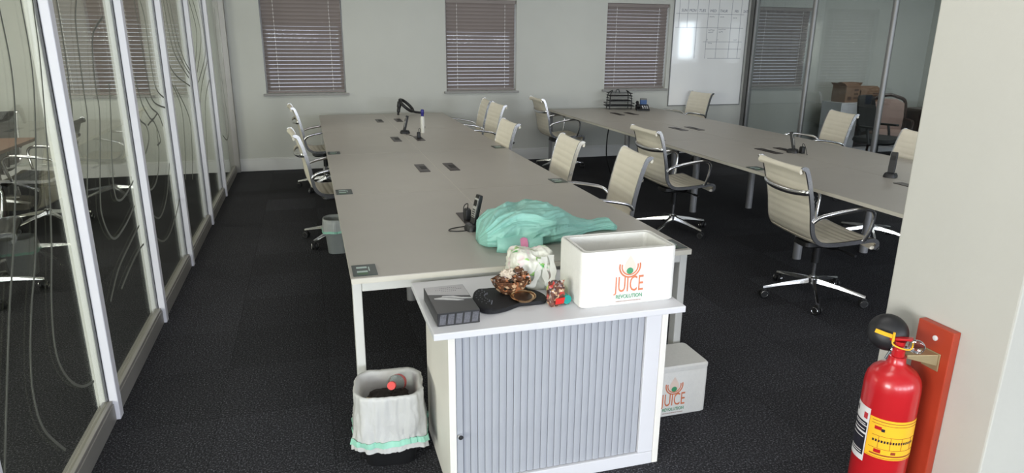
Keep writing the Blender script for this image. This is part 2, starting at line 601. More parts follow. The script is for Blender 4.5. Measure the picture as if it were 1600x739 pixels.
struct('wall_far', holed_wall('x', YF, YF + 0.25, XW - 0.3, XE + 0.3, [(x - WW / 2, x + WW / 2, WZ0, WZ1) for x in WINX], 0, CEIL),
       'wall', 'grey-green far wall with the blind-covered windows')
struct('wall_near', holed_wall('x', YN - 0.25, YN, XW - 0.3, XE + 0.3, [(x - 1.11, x + 1.11, z - 0.86, z + 0.86) for x, z in WIN_NEAR], 0, CEIL),
       'wall', 'grey-green wall behind the camera')
struct('wall_west', holed_wall('y', XW - 0.25, XW, YN, YF, [(4.35, 6.85, 1.0, 2.3), (-3.15, -0.05, 0.8, 2.4)], 0, CEIL), 'wall_left_room', 'outer wall of the left meeting room')
struct('wall_east', holed_wall('y', XE, XE + 0.25, YN, YF, [(1.2, 2.0, 1.17, 2.19)], 0, CEIL), 'wall', 'outer wall of the right-hand room')
struct('baseboard_far', MB().box(-0.92, 6.45, YF - 0.018, YF, 0, 0.15).box(-0.92, 6.45, YF - 0.012, YF, 0.15, 0.165), 'white_paint', 'white baseboard under the far windows', bevel=0.003)
struct('baseboard_left_room', MB().box(XW, -1.03, YF - 0.018, YF, 0, 0.15).box(XW, -1.03, YF - 0.012, YF, 0.15, 0.165), 'white_paint', 'white baseboard of the left room far wall', bevel=0.003)
struct('baseboard_right_room', MB().box(6.6, XE, YF - 0.018, YF, 0, 0.15), 'white_paint', 'white baseboard of the right room far wall', bevel=0.003)

for i, x in enumerate(WINX):
    w = thing('window_%d' % (i + 1), 'recessed far window behind its venetian blind', None, (x, YF, WZ0), kind='structure')
    w['label'] = ['window of the room behind the left glass wall', 'window above the far end of the left chairs', 'window above the middle of the far wall',
                  'window beside the whiteboard', 'window behind the right glass partition'][i]
    Bx(-WW / 2 - 0.035, WW / 2 + 0.035, -0.035, 0.11, -0.03, -0.002).build('window_sill', 'sill', w, bevel=0.004)
    fr = MB()
    h = WZ1 - WZ0
    for a, b, c, d in ((-WW / 2, WW / 2, 0, 0.05), (-WW / 2, WW / 2, h - 0.05, h), (-WW / 2, -WW / 2 + 0.05, 0.05, h - 0.05),
                       (WW / 2 - 0.05, WW / 2, 0.05, h - 0.05)):
        fr.box(a, b, 0.15, 0.19, c, d)
    fr.build('window_frame', 'white_paint', w, bevel=0.003)
    for a, b in ((-WW / 2 + 0.05, WW / 2 - 0.05),):
        Bx(a, b, 0.166, 0.172, 0.05, h - 0.05).build('pane', 'glass_window', w)

def near_window(name, label, cx, cz, w2, h2, axis):
    w = thing(name, label, None, (0, 0, 0), kind='structure')
    fr = MB()
    parts = [(-w2, w2, -h2, -h2 + 0.05), (-w2, w2, h2 - 0.05, h2), (-w2, -w2 + 0.05, -h2, h2), (w2 - 0.05, w2, -h2, h2)]
    for a, b, c, d in parts:
        if axis == 'near':
            fr.box(cx + a, cx + b, YN - 0.14, YN - 0.09, cz + c, cz + d)
        elif axis == 'east':
            fr.box(XE + 0.09, XE + 0.14, cx + a, cx + b, cz + c, cz + d)
        else:
            fr.box(XW - 0.14, XW - 0.09, cx + a, cx + b, cz + c, cz + d)
    fr.build('window_frame', 'white_paint', w)
    a, b, c, d = -w2 + 0.05, w2 - 0.05, -h2 + 0.05, h2 - 0.05
    if axis == 'near':
        pn = Bx(cx + a, cx + b, YN - 0.12, YN - 0.114, cz + c, cz + d)
    elif axis == 'east':
        pn = Bx(XE + 0.114, XE + 0.12, cx + a, cx + b, cz + c, cz + d)
    else:
        pn = Bx(XW - 0.12, XW - 0.114, cx + a, cx + b, cz + c, cz + d)
    pn.build('pane', 'glass_window', w)

for i, (x, z) in enumerate(WIN_NEAR):
    near_window('window_%d' % (6 + i), 'unshaded window in the wall behind the camera', x, z, 1.11, 0.86, 'near')
near_window('window_11', 'unshaded window of the right-hand room', 1.6, 1.68, 0.4, 0.51, 'east')
near_window('window_13', 'unshaded window left of the camera', -1.6, 1.6, 1.55, 0.8, 'west')
near_window('window_12', 'unshaded window of the left meeting room', 5.6, 1.65, 1.25, 0.65, 'west')

# ---- left glass wall
MUL = [0.85, 2.0, 3.135, 4.268, 5.37, 6.6, 7.81]
ENDY = 9.27
wl = thing('wall_left', 'glass partition with white mullions and etched wavy lines', None, (0, 0, 0), kind='structure')
mul_me = MB().box(-0.0, 0.037, -0.0275, 0.0275, 0.0, CEIL).mesh('mullion', 'alu_white')
mulb_me = MB().box(-0.042, -0.006, -0.0275, 0.0275, 0.0, CEIL).mesh('mullion_back', 'frame_white')
gas_me = MB().box(-0.006, 0.0, -0.034, 0.034, 0.1, CEIL).mesh('gasket', 'gasket')
for y in MUL:
    for nm, me, dx in (('mullion', mul_me, 0.004), ('mullion_back', mulb_me, -0.002), ('gasket', gas_me, 0.003)):
        o = bpy.data.objects.new(nm, me)
        COL.objects.link(o)
        o.parent = wl
        o.location = (GX + dx, y, 0)
        if nm != 'gasket':
            b = o.modifiers.new('bevel', 'BEVEL')
            b.width = 0.004
            b.segments = 2
MB().box(-1.02, -0.90, 9.19, 9.265, 0, CEIL).build('end_post', 'alu_rail', wl, bevel=0.004)
edges = MUL + [9.19]
ETCH = {
    1: [
        [(2.74, 1.77), (2.74, 1.56), (2.67, 1.35), (2.50, 1.04), (2.35, 0.82), (2.11, 0.41)],
        [(2.94, 1.80), (2.91, 1.49), (2.67, 0.99), (2.52, 0.78), (2.43, 0.62), (2.40, 0.49), (2.43, 0.36), (2.56, 0.20)],
        [(3.09, 2.0), (3.05, 1.75), (3.02, 1.57), (2.92, 1.23), (2.81, 0.95), (2.69, 0.72), (2.65, 0.55), (2.71, 0.42), (2.83, 0.32), (2.97, 0.27)],
    ],
    2: [
        [(3.33, 1.82), (3.33, 1.74), (3.32, 1.56), (3.30, 1.44), (3.28, 1.35), (3.19, 1.15)],
        [(3.60, 1.83), (3.54, 1.74), (3.51, 1.59), (3.49, 1.43), (3.48, 1.33), (3.42, 1.22), (3.31, 1.03), (3.20, 0.84), (3.11, 0.67)],
        [(4.00, 1.77), (3.85, 1.72), (3.76, 1.67), (3.70, 1.55), (3.68, 1.42), (3.67, 1.31), (3.49, 0.99), (3.46, 0.86), (3.57, 0.73), (3.79, 0.73), (4.05, 0.78)],
        [(3.92, 1.45), (3.86, 1.29), (3.74, 1.05), (3.72, 0.91), (3.80, 0.87), (3.95, 0.88), (4.10, 0.91)],
        [(3.37, 0.48), (3.57, 0.57), (3.82, 0.62), (4.08, 0.66)],
        [(3.57, 0.47), (3.77, 0.51), (3.99, 0.54), (4.12, 0.54)],
    ],
    3: [
        [(4.31, 1.46), (4.38, 1.29), (4.47, 1.20), (4.60, 1.15), (4.62, 1.07), (4.48, 1.00)],
        [(4.49, 1.45), (4.56, 1.30), (4.65, 1.23), (4.78, 1.17), (4.96, 1.19)],
        [(4.68, 1.32), (4.81, 1.24), (4.99, 1.18), (5.09, 1.09)],
        [(4.64, 1.15), (4.80, 1.16), (4.91, 1.08), (4.94, 1.01), (4.83, 1.00)],
        [(4.37, 0.83), (4.48, 0.78), (4.64, 0.79), (4.77, 0.86), (4.86, 0.98), (4.88, 1.10)],
        [(4.36, 0.69), (4.48, 0.61), (4.63, 0.57), (4.83, 0.61), (4.99, 0.70), (5.13, 0.83)],
        [(4.36, 0.53), (4.59, 0.42), (4.82, 0.40), (5.08, 0.45), (5.33, 0.53)],
        [(4.91, 1.89), (4.98, 1.77), (4.98, 1.48), (5.04, 1.34), (5.24, 1.27)],
        [(4.75, 1.89), (4.78, 1.66), (4.81, 1.44), (4.88, 1.28), (5.24, 1.20)],
    ],
    4: [
        [(5.69, 1.93), (5.80, 1.62), (6.05, 1.47), (6.41, 1.34)],
        [(5.94, 1.94), (6.06, 1.68), (6.27, 1.50), (6.51, 1.40)],
        [(5.51, 1.87), (5.50, 1.59), (5.75, 1.41), (6.42, 1.27)],
        [(5.82, 1.94), (5.95, 1.63), (6.18, 1.48), (6.47, 1.37)],
        [(5.56, 1.37), (5.87, 1.15), (5.84, 0.89), (5.66, 0.61)],
        [(5.71, 1.32), (6.17, 1.04), (6.14, 0.80), (5.97, 0.55)],
        [(5.38, 1.23), (5.48, 0.90), (5.37, 0.62)],
    ],
    5: [
        [(6.93, 1.99), (7.18, 1.72), (6.83, 1.41)],
        [(7.17, 2.00), (7.44, 1.68), (6.91, 1.36)],
        [(7.56, 2.02), (7.66, 1.56), (6.92, 1.27)],
        [(7.70, 1.44), (7.01, 1.18), (6.69, 0.81), (6.64, 0.42)],
        [(7.68, 1.25), (7.22, 1.07), (6.97, 0.68), (6.83, 0.32)],
    ],
    6: [
        [(8.81, 2.00), (8.70, 1.54), (8.86, 0.93), (8.95, 0.62), (8.66, 0.50), (8.28, 0.60)],
        [(9.32, 2.10), (9.21, 1.58), (9.31, 0.96)],
    ],
}
for i in range(len(edges) - 1):
    y0, y1 = edges[i] + 0.03, edges[i + 1] - 0.03
    r = MB().box(-1.0, -0.94, y0 + 0.001, y1 - 0.001, 0, 0.085).box(-0.985, -0.945, y0 + 0.001, y1 - 0.001, 0.085, 0.1)
    r.build('base_rail', 'alu_rail', wl, bevel=0.003)
    pane = Bx(GX - 0.004, GX + 0.004, y0, y1, 0.1, CEIL).build('glass_pane', 'glass_left', wl)
    for line in ETCH.get(i, []):
        pts = smooth_path([(GX + 0.0052, min(max(y, y0), y1), z) for y, z in line], 6)
        loops = []
        for k, p in enumerate(pts):
            t = (pts[min(k + 1, len(pts) - 1)] - pts[max(k - 1, 0)])
            t.normalize()
            nn = Vector((1, 0, 0)).cross(t) * 0.0055
            loops.append([p - nn, p + nn, p + nn + Vector((0.0008, 0, 0)), p - nn + Vector((0.0008, 0, 0))])
        MB().loft(loops).build('etched_line', 'etch', pane)

# ---- right glass partition
RP = [9.16, 7.9, 6.57, 5.23, 3.9, 2.57]
wr = thing('wall_right', 'glass partition on round aluminium posts beyond the right tables', None, (0, 0, 0), kind='structure')
for i, y in enumerate(RP):
    if i == 0:
        Bx(PX - 0.03, PX + 0.03, y - 0.04, YF - 0.001, 0, CEIL).build('post', 'alu_post', wr, bevel=0.005)
        Bx(PX - 0.036, PX - 0.0301, y - 0.008, y + 0.008, 0, CEIL).build('gasket', 'gasket', wr)
    else:
        MB().cyl((PX, y, 0), (PX, y, CEIL), 0.034, n=20).build('post', 'alu_post', wr, smooth=True)
for i in range(len(RP) - 1):
    y1, y0 = RP[i] - 0.042, RP[i + 1] + 0.036
    Bx(PX - 0.004, PX + 0.004, y0, y1, 0.08, CEIL).build('glass_pane', 'glass_right', wr)
    Bx(PX - 0.025, PX + 0.025, y0, y1, 0, 0.08).build('base_rail', 'alu_post', wr, bevel=0.003)

# ---- pillar with rounded arrises
pil = MB().box(1.95, 2.55, 1.338, 1.789, 0, CEIL)
struct('pillar', pil, 'pillar', 'plain white painted pillar carrying the fire extinguisher', bevel=0.006)

# ---- unseen ceiling panels, added to house the fill lamps
for i, (x, y, _p) in enumerate(FILL_PANELS):
    t = thing('added_fill_panel', ['added ceiling fill panel above the tambour cabinet', 'added ceiling fill panel above the teal bag', 'added ceiling fill panel above the far end of the middle desk', 'added ceiling fill panel above the pillar', 'added ceiling fill panel above the near part of the right desk', 'added ceiling fill panel above the letter tray end of the right desk', 'added ceiling fill panel above the near half of the meeting table', 'added ceiling fill panel above the far half of the meeting table', 'added ceiling fill panel in the near part of the right room', 'added ceiling fill panel above the upholstered chair'][i], 'ceiling light', (x, y, CEIL), group='added ceiling fill panels')
    MB().box(-0.62, 0.62, -0.32, 0.32, -0.03, -0.001).build('frame', 'white_paint', t, bevel=0.004)
    Bx(-0.575, 0.575, -0.275, 0.275, -0.036, -0.0305).build('diffuser', 'diffuser', t)

# ---- venetian blinds
BL = ['taupe venetian blind seen through the left glass wall', 'taupe venetian blind leftmost on the bare far wall, above the left chairs',
      'taupe venetian blind in the middle of the far wall', 'taupe venetian blind between bare wall and whiteboard',
      'taupe venetian blind seen through the right glass partition']
SL_P, SL_W = 0.0465, 0.05
sl = MB()
secs = []
for k in range(7):
    u = -1 + 2 * k / 6
    secs.append((u * SL_W / 2, 0.0035 * (1 - u * u)))
TILT = math.radians(61)
top, bot = [], []
ct, st = math.cos(TILT), math.sin(TILT)
def slat_pt(a, b, x):
    return (x, a * ct + b * st, a * st * -1 + b * ct)
l0 = []
for xx in (-0.478, 0.478):
    up = [slat_pt(a, b, xx) for a, b in secs]
    dn = [slat_pt(a, b - 0.0009, xx) for a, b in reversed(secs)]
    l0.append(up + dn)
sl.loft(l0)
slat_me = sl.mesh('slat', 'slat', True)
def make_blind(x, label, closed):
    t = thing('venetian_blind', label, 'blind', (x, YF + 0.055, WZ0 + 0.004), group='venetian blinds on the far windows')
    h = WZ1 - WZ0 - 0.006
    Bx(-0.485, 0.485, -0.028, 0.028, h - 0.045, h).build('headrail', 'slat', t, bevel=0.003)
    Bx(-0.48, 0.48, -0.025, 0.025, 0.0, 0.022).build('bottom_rail', 'slat', t, bevel=0.004)
    z = 0.052
    while z < h - 0.06:
        o = bpy.data.objects.new('slat', slat_me)
        COL.objects.link(o)
        o.parent = t
        o.location = (0, 0, z)
        o.rotation_euler.x = random.uniform(-0.02, 0.02) - (0.16 * min(1, max(0, (z - closed) / 0.12)))
        z += SL_P
    for cx in (-0.335, 0.335):
        m = MB()
        zz = 0.03
        while zz < h - 0.07:
            m.box(cx - 0.003, cx + 0.003, -0.0285, -0.0275, zz, zz + 0.024)  # pale dashes stand in for daylight showing through gaps along the cord
            zz += SL_P
        m.cyl((cx, -0.027, 0.02), (cx, -0.027, h - 0.045), 0.0009, n=6)
        m.build('cord_with_light_dashes', 'cord_light', t)
    return t
for x, lb, cl in zip(WINX, BL, (0.9, 0.80, 0.74, 2.0, 2.0)):
    make_blind(x, lb, cl)

# ---- whiteboard on the far wall
wb = thing('whiteboard', 'large glossy whiteboard with a handwritten weekly grid', 'whiteboard', (5.83, YF, 0.735))
W2, WBH = 0.615, 1.75
Bx(-W2, W2, -0.012, -0.001, 0, WBH).build('panel', 'board', wb)
fr = MB()
for a, b, c, d in ((-W2 - 0.012, W2 + 0.012, -0.014, -0.0005), (-W2 - 0.012, W2 + 0.012, WBH + 0.0005, WBH + 0.014), (-W2 - 0.012, -W2 - 0.0005, 0, WBH), (W2 + 0.0005, W2 + 0.012, 0, WBH)):
    fr.box(a, b, -0.018, -0.001, c, d)
fr.build('frame', 'alu_post', wb)
gx = [5.36, 5.50, 5.66, 5.84, 6.02, 6.24, 6.40]
gl = MB()
hz = [2.055, 1.86, 1.66, 1.555, 1.42]
for k, xx in enumerate(gx):
    bt = 1.86 if k < 2 else 1.42
    gl.box(xx - 5.83 - 0.07, xx - 5.83 - 0.066, -0.0132, -0.0121, bt - 0.735, 2.40 - 0.735)
for k, zz in enumerate(hz):
    x0 = 5.24 if k < 2 else 5.62 + 0.05 * k
    gl.box(x0 - 5.83, 0.56, -0.0132, -0.0121, zz - 0.735, zz - 0.735 + 0.004)
gl.build('ruled_grid', 'ink', wb)
for k, wd in enumerate(['SUN', 'MON', 'TUES', 'WED', 'THUR', 'FRI', 'SAT']):
    text_part('lettering', wd, 0.055, 'ink', wb, face_negy(gx[k] - 5.83 + 0.01, -0.0122, 2.085 - 0.735), 0.9, shear=0.15)
sc = MB()
for cx, cz, n in ((5.86, 2.02, 5), (6.04, 2.02, 4), (6.26, 2.01, 4), (5.86, 1.83, 6), (6.03, 1.84, 7), (5.86, 1.80, 5), (6.04, 1.805, 4), (5.83, 1.69, 2), (6.01, 1.69, 2), (5.87, 1.64, 4), (6.31, 1.69, 3)):
    for j in range(n):
        x = cx - 5.83 - 0.06 + j * 0.018
        z = cz - 0.735 + random.uniform(-0.004, 0.004)
        sc.box(x, x + 0.012, -0.0132, -0.0121, z, z + 0.004)
        sc.box(x, x + 0.003, -0.0132, -0.0121, z - 0.006, z + 0.008)
sc.build('handwriting', 'ink', wb)

# ================================================================== BENCH DESKS
DZ = 0.735
def bench(label, x0, x1, y0, mod, n, flap_dx, plates, near_frame, group):
    cx = (x0 + x1) / 2
    W = (x1 - x0) / 2
    t = thing('bench_desk', label, 'desk', (cx, y0, 0), group=group)
    pw, gap = W - 0.0025, 0.0025
    pan = MB()
    pan.m = 0
    pan.box(-pw / 2, pw / 2, -(mod / 2 - gap), mod / 2 - gap, DZ - 0.003, DZ)
    pan.m = 1
    pan.box(-pw / 2, pw / 2, -(mod / 2 - gap), mod / 2 - gap, DZ - 0.025, DZ - 0.0031)
    pan_me = pan.mesh('desktop', ['desk', 'desk_edge'])
    for k in range(n):
        for s in (-1, 1):
            o = bpy.data.objects.new('desktop', pan_me)
            COL.objects.link(o)
            o.parent = t
            o.location = (s * (pw / 2 + 0.0025), mod * (k + 0.5), 0)
    L = mod * n
    sp = MB()
    sp.box(-0.0024, 0.0024, 0.001, L - 0.001, DZ - 0.02, DZ - 0.001)
    sp.build('seam_strip', 'desk_edge', t)
    for k in range(1, n):
        for s in (-1, 1):
            a, b = sorted((s * 0.0026, s * (pw + 0.002)))
            Bx(a, b, mod * k - 0.0024, mod * k + 0.0024, DZ - 0.02, DZ - 0.001).build('seam_strip', 'desk_edge', t)
    # steel under-frame: beams, end portals and paired inner legs
    for s in (-1, 1):
        Bx(s * 0.33 - 0.02, s * 0.33 + 0.02, 0.06, L - 0.06, DZ - 0.075, DZ - 0.0255).build('beam', near_frame, t, bevel=0.003)
    for yy, sgn in ((0.03, 1), (L - 0.03, -1)):
        y_a, y_b = sorted((yy, yy + sgn * 0.055))
        Bx(-W + 0.042, W - 0.042, y_a, y_b, DZ - 0.07, DZ - 0.0255).build('crossbar', near_frame, t, bevel=0.003)
        for s in (-1, 1):
            a, b = sorted((s * (W - 0.003), s * (W - 0.041)))
            Bx(a, b, y_a, y_b, 0.0, DZ - 0.0255).build('leg', near_frame, t, bevel=0.004)
    for k in range(1, n):
        for s in (-1, 1):
            m = MB()
            m.lathe([(0.033, 0.0), (0.033, DZ - 0.076)], 18, (s * 0.33, mod * k, 0))
            m.build('leg', 'frame_silver', t, smooth=True)
        Bx(-0.29, 0.29, mod * k - 0.02, mod * k + 0.02, DZ - 0.075, DZ - 0.03).build('crossbar', 'frame_silver', t, bevel=0.003)
    fl = MB()
    fl.m = 0
    fl.box(-0.038, 0.038, -0.155, 0.155, DZ + 0.0002, DZ + 0.004)
    fl.m = 1
    fl.box(-0.012, 0.030, -0.05, 0.06, DZ + 0.0041, DZ + 0.0055)
    fl_me = fl.mesh('cable_flap', ['flap', 'flap_slot'])
    for k in range(n):
        for s in (-1, 1):
            o = bpy.data.objects.new('cable_flap', fl_me)
            COL.objects.link(o)
            o.parent = t
            o.location = (s * flap_dx, mod * (k + 0.5) + 0.01, 0)
    pl = MB()
    pl.m = 0
    pl.box(-0.05, 0.05, -0.07, 0.07, DZ + 0.0002, DZ + 0.003)
    pl.m = 1
    pl.box(-0.032, 0.012, 0.022, 0.042, DZ + 0.0031, DZ + 0.0036)
    pl.box(-0.032, 0.012, -0.032, -0.012, DZ + 0.0031, DZ + 0.0036)
    pl.box(0.017, 0.022, -0.02, 0.035, DZ + 0.0031, DZ + 0.0036)
    pl.m = 2
    pl.box(-0.032, 0.012, -0.058, -0.036, DZ + 0.0031, DZ + 0.0036)
    pl_me = pl.mesh('desk_plate', ['plate_dark', 'plate_pale', 'plate_green'])
    for k in plates[0]:
        o = bpy.data.objects.new('desk_plate', pl_me)
        COL.objects.link(o)
        o.parent = t
        o.location = (-W + 0.06, mod * k + 0.095, 0)
    for k in plates[1]:
        o = bpy.data.objects.new('desk_plate', pl_me)
        COL.objects.link(o)
        o.parent = t
        o.location = (W - 0.06, mod * k + 0.095, 0)
    return t

LX0, LX1, LY0, LMOD = 0.115, 1.683, 2.665, 1.567
RX0, RX1, RY0, RMOD = 3.22, 4.80, 2.72, 1.58
bench('long grey double bench desk in the middle with a teal bag on it', LX0, LX1, LY0, LMOD, 4, 0.112, ((0, 1, 2), (0, 1, 2)), 'frame_white', 'bench desks')
bench('long grey double bench desk on the right with letter trays at its far end', RX0, RX1, RY0, RMOD, 4, 0.10, ((1, 2), ()), 'frame_silver', 'bench desks')

# ================================================================== SWIVEL CHAIRS
PROF = [(.205, .412), (.232, .418), (.246, .436), (.238, .457), (.205, .466), (.10, .458), (-.03, .449), (-.13, .452), (-.185, .475), (-.218, .52),
        (-.232, .58), (-.243, .66), (-.262, .75), (-.288, .85), (-.312, .918), (-.328, .938), (-.346, .937), (-.353, .922), (-.345, .908)]
PATH = smooth_path([(0, y, z) for y, z in PROF], 8)
def path_slice(path, half, rib=0.0024):
    # cumulative arc length along the whole profile gives the pleats
    acc = [0.0]
    for a, b in zip(path[:-1], path[1:]):
        acc.append(acc[-1] + (b - a).length)
    loops = []
    NX = 7
    for i, p in enumerate(path):
        t = (path[min(i + 1, len(path) - 1)] - path[max(i - 1, 0)]).normalized()
        nn = Vector((1, 0, 0)).cross(t)
        th = 0.0060 + rib * abs(math.sin(PI * acc[i] / 0.046)) ** 0.7
        up_, dn_ = [], []
        for k in range(NX + 1):
            u = -1 + 2 * k / NX
            sag = 0.007 * (1 - u * u)
            base = p - nn * sag * -1
            up_.append(base + nn * th + Vector((u * half, 0, 0)))
            dn_.append(base - nn * th + Vector((u * half, 0, 0)))
        loops.append(up_ + list(reversed(dn_)))
    return MB().loft(loops)
def refine(path, step=0.0055):
    out = [path[0]]
    for a, b in zip(path[:-1], path[1:]):
        L = (b - a).length
        n = max(1, int(L / step))
        for j in range(1, n + 1):
            out.append(a.lerp(b, j / n))
    return out
SPLIT = 8 * 8 + 2
FINE_SEAT = refine(PATH[:SPLIT + 1])
FINE_BACK = refine(PATH[SPLIT:])
seat_mb = path_slice(FINE_SEAT, 0.238, 0.0058)
back_mb = path_slice(FINE_BACK, 0.238)
def chair_meshes(mat_name):
    return seat_mb.mesh('seat', mat_name, True), back_mb.mesh('backrest', mat_name, True)
rail_pts = [p for p in PATH[6:-14]]
rail_me = {}
for s in (-1, 1):
    rail_me[s] = MB().sweep_rect([p + Vector((s * 0.246, 0, 0)) for p in rail_pts], 0.013, 0.026, (1, 0, 0)).mesh('side_rail', 'chrome', True)
arm_me = {}
for s in (-1, 1):
    a = smooth_path([(s * .252, -.232, .600), (s * .268, -.19, .640), (s * .278, -.09, .664), (s * .282, .04, .682), (s * .282, .115, .682), (s * .281, .155, .664),
                     (s * .279, .168, .620), (s * .270, .155, .530), (s * .252, .140, .464)], 6)
    arm_me[s] = MB().tube(a, 0.0125, 10).mesh('armrest', 'chrome', True)
bb = smooth_path([(-.246, -.272, .79), (-.225, -.300, .785), (-.12, -.325, .775), (0, -.332, .772), (.12, -.325, .775), (.225, -.300, .785), (.246, -.272, .79)], 5)
brace_me = MB().tube(bb, 0.017, 8, flat=0.45, up=(0, 0, 1)).mesh('back_brace', ['chrome'], True)
ub = smooth_path([(-.240, -.02, .442), (-.20, -.02, .412), (-.09, -.02, .398), (.09, -.02, .398), (.20, -.02, .412), (.240, -.02, .442)], 5)
under_me = MB().tube(ub, 0.015, 8, flat=0.8).mesh('seat_brace', 'dark_chrome', True)
mech = MB()
mech.loft([rrect(.13, .20, .03, .372, 0, -.02), rrect(.16, .24, .03, .385, 0, -.02), rrect(.15, .23, .03, .412, 0, -.02)])
mech_me = mech.mesh('tilt_mechanism', 'dark_plastic', True)
lev_me = MB().cyl((0.05, 0.02, .392), (.27, .05, .388), 0.006, n=8).cyl((.25, .047, .3885), (.31, .055, .387), 0.011, 0.009, n=8).mesh('lever', 'dark_plastic', True)
lift = MB()
lift.m = 0
lift.lathe([(0.014, .10), (0.014, .30)], 14, cap0=False)
lift.m = 1
lift.lathe([(0.026, .25), (0.026, .375)], 16)
lift_me = lift.mesh('gas_lift', ['chrome', 'dark_plastic'], True)
hub_me = MB().lathe([(0.02, .085), (0.034, .093), (0.036, .142), (0.026, .152)], 18).mesh('hub', 'chrome', True)
leg_me = MB().loft([[(0.032, -.017, .108), (0.032, .017, .108), (0.032, .012, .140), (0.032, -.012, .140)],
                    [(0.18, -.013, .092), (0.18, .013, .092), (0.18, .009, .114), (0.18, -.009, .114)],
                    [(0.335, -.011, .068), (0.335, .011, .068), (0.335, .006, .080), (0.335, -.006, .080)]]).mesh('base_leg', 'chrome')
cst = MB()
ry = Matrix.Rotation(PI / 2, 3, 'X')
for s in (-1, 1):
    cst.m = 0
    cst.lathe([(0.018, -0.009), (0.027, -0.008), (0.029, -0.003), (0.029, 0.003), (0.027, 0.008), (0.018, 0.009)], 20, (0.0, s * 0.015, 0.0292), ry)
    cst.m = 1
    yy = s * 0.0252
    ring = [(0.021 * math.cos(a), yy, 0.0292 + 0.021 * math.sin(a)) for a in [2 * PI * k / 20 for k in range(20)]]
    cst.tube(ring, 0.0022, 6, closed=True)
cst.m = 0
cst.loft([rrect(.035, .016, .006, .03), rrect(.040, .020, .008, .055), rrect(.02, .016, .006, .066)])
caster_me = cst.mesh('caster', ['rubber', 'chrome'], True)

def link_part(name, me, parent, loc=(0, 0, 0), rotz=0.0):
    o = bpy.data.objects.new(name, me)
    COL.objects.link(o)
    o.parent = parent
    o.location = loc
    o.rotation_euler.z = rotz
    return o

def make_chair(label, mat_name, group):
    t = thing('swivel_chair', label, 'chair', group=group)
    sm, bm = chair_meshes(mat_name)
    link_part('seat', sm, t)
    link_part('backrest', bm, t)
    for s in (-1, 1):
        link_part('side_rail', rail_me[s], t)
        link_part('armrest', arm_me[s], t)
    link_part('back_brace', brace_me, t)
    link_part('seat_brace', under_me, t)
    link_part('tilt_mechanism', mech_me, t)
    link_part('lever', lev_me, t)
    link_part('gas_lift', lift_me, t)
    link_part('hub', hub_me, t)
    for k in range(5):
        a = 2 * PI * k / 5
        lg = link_part('base_leg', leg_me, t, rotz=a)
        link_part('caster', caster_me, lg, (0.325, 0, 0), 0.4 + 0.9 * k)
    return t

def place(proto, first, label, x, y, face, base=0.0, lift=0.0):
    t = proto if first else copy_tree(proto)
    t['label'] = label
    t.location = (x, y, 0)
    t.rotation_euler.z = math.radians(face - 90)
    k = 0
    for ch in t.children:
        if ch.name.startswith('base_leg'):
            ch.rotation_euler.z = 2 * PI * k / 5 + math.radians(base)
            k += 1
    return t

CREAM = [
    ('cream ribbed swivel chair nearest the pillar, back to camera, chrome base in view', 3.20, 3.56, -6, 45),
    ('cream ribbed swivel chair at the near side of the right desk, second from the pillar', 3.12, 5.31, 0, 20),
    ('grey-looking ribbed swivel chair by the far wall at the near side of the right desk', 3.19, 8.48, 0, 10),
    ('cream ribbed swivel chair nearest the foam box, turned to the middle desk', 1.80, 4.20, 174, 5),
    ('cream ribbed swivel chair second from the foam box along the middle desk', 1.615, 4.93, 177, 50),
    ('cream ribbed swivel chair pushed furthest under the middle desk', 1.45, 6.05, 180, 30),
    ('cream ribbed swivel chair second from the far wall along the middle desk', 1.81, 7.75, 182, 62),
    ('cream ribbed swivel chair nearest the far wall along the middle desk, half hidden', 1.82, 8.35, 176, 15),
    ('cream ribbed swivel chair in front of the whiteboard', 5.25, 8.90, 186, 40),
    ('cream ribbed swivel chair behind the right desk between the partition posts', 5.24, 6.14, 169, 25),
    ('cream ribbed swivel chair cut off by the pillar, behind the right desk', 4.66, 4.58, 168, 12),
    ('ribbed swivel chair seen edge-on at the left of the middle desk, nearest the far wall', 0.14, 8.0, 5, 33),
    ('ribbed swivel chair seen edge-on at the left of the middle desk, nearest the small bin', 0.19, 5.78, 6, 22),
]
proto = make_chair('', 'cream', 'cream swivel chairs around the bench desks')
for i, (lb, x, y, fa, ba) in enumerate(CREAM):
    place(proto, i == 0, lb, x, y, fa, ba)

BLACK = [
    ('black swivel chair behind the left glass, in front of the brown table', -2.15, 5.0, 15, 20),
    ('black swivel chair behind the left glass, closest to the camera at the frame edge', -2.02, 3.75, 8, 50),
    ('black swivel chair at the right end of the brown table behind the left glass', -2.36, 6.95, 180, 8),
    ('black swivel chair at the far side of the brown table', -3.05, 7.62, -90, 33),
]
protob = make_chair('', 'black_leather', 'black swivel chairs behind the left glass wall')
for i, (lb, x, y, fa, ba) in enumerate(BLACK):
    place(protob, i == 0, lb, x, y, fa, ba)

# ---- brown meeting table behind the left glass
t = thing('meeting_table', 'brown wooden meeting table behind the left glass wall', 'table', (-3.35, 6.80, 0))
MB().loft([rrect(1.7, 1.26, .03, .715), rrect(1.7, 1.26, .03, .745)]).build('tabletop', 'wood_table', t, bevel=0.004)
for sx in (-1, 1):
    for sy in (-1, 1):
        Bx(sx * .5 - .035, sx * .5 + .035, sy * .5 - .035, sy * .5 + .035, 0, .7145).build('leg', 'wood_dark', t, bevel=0.004)
    Bx(sx * .5 - .012, sx * .5 + .012, -.464, .464, .65, .7145).build('apron', 'wood_dark', t)

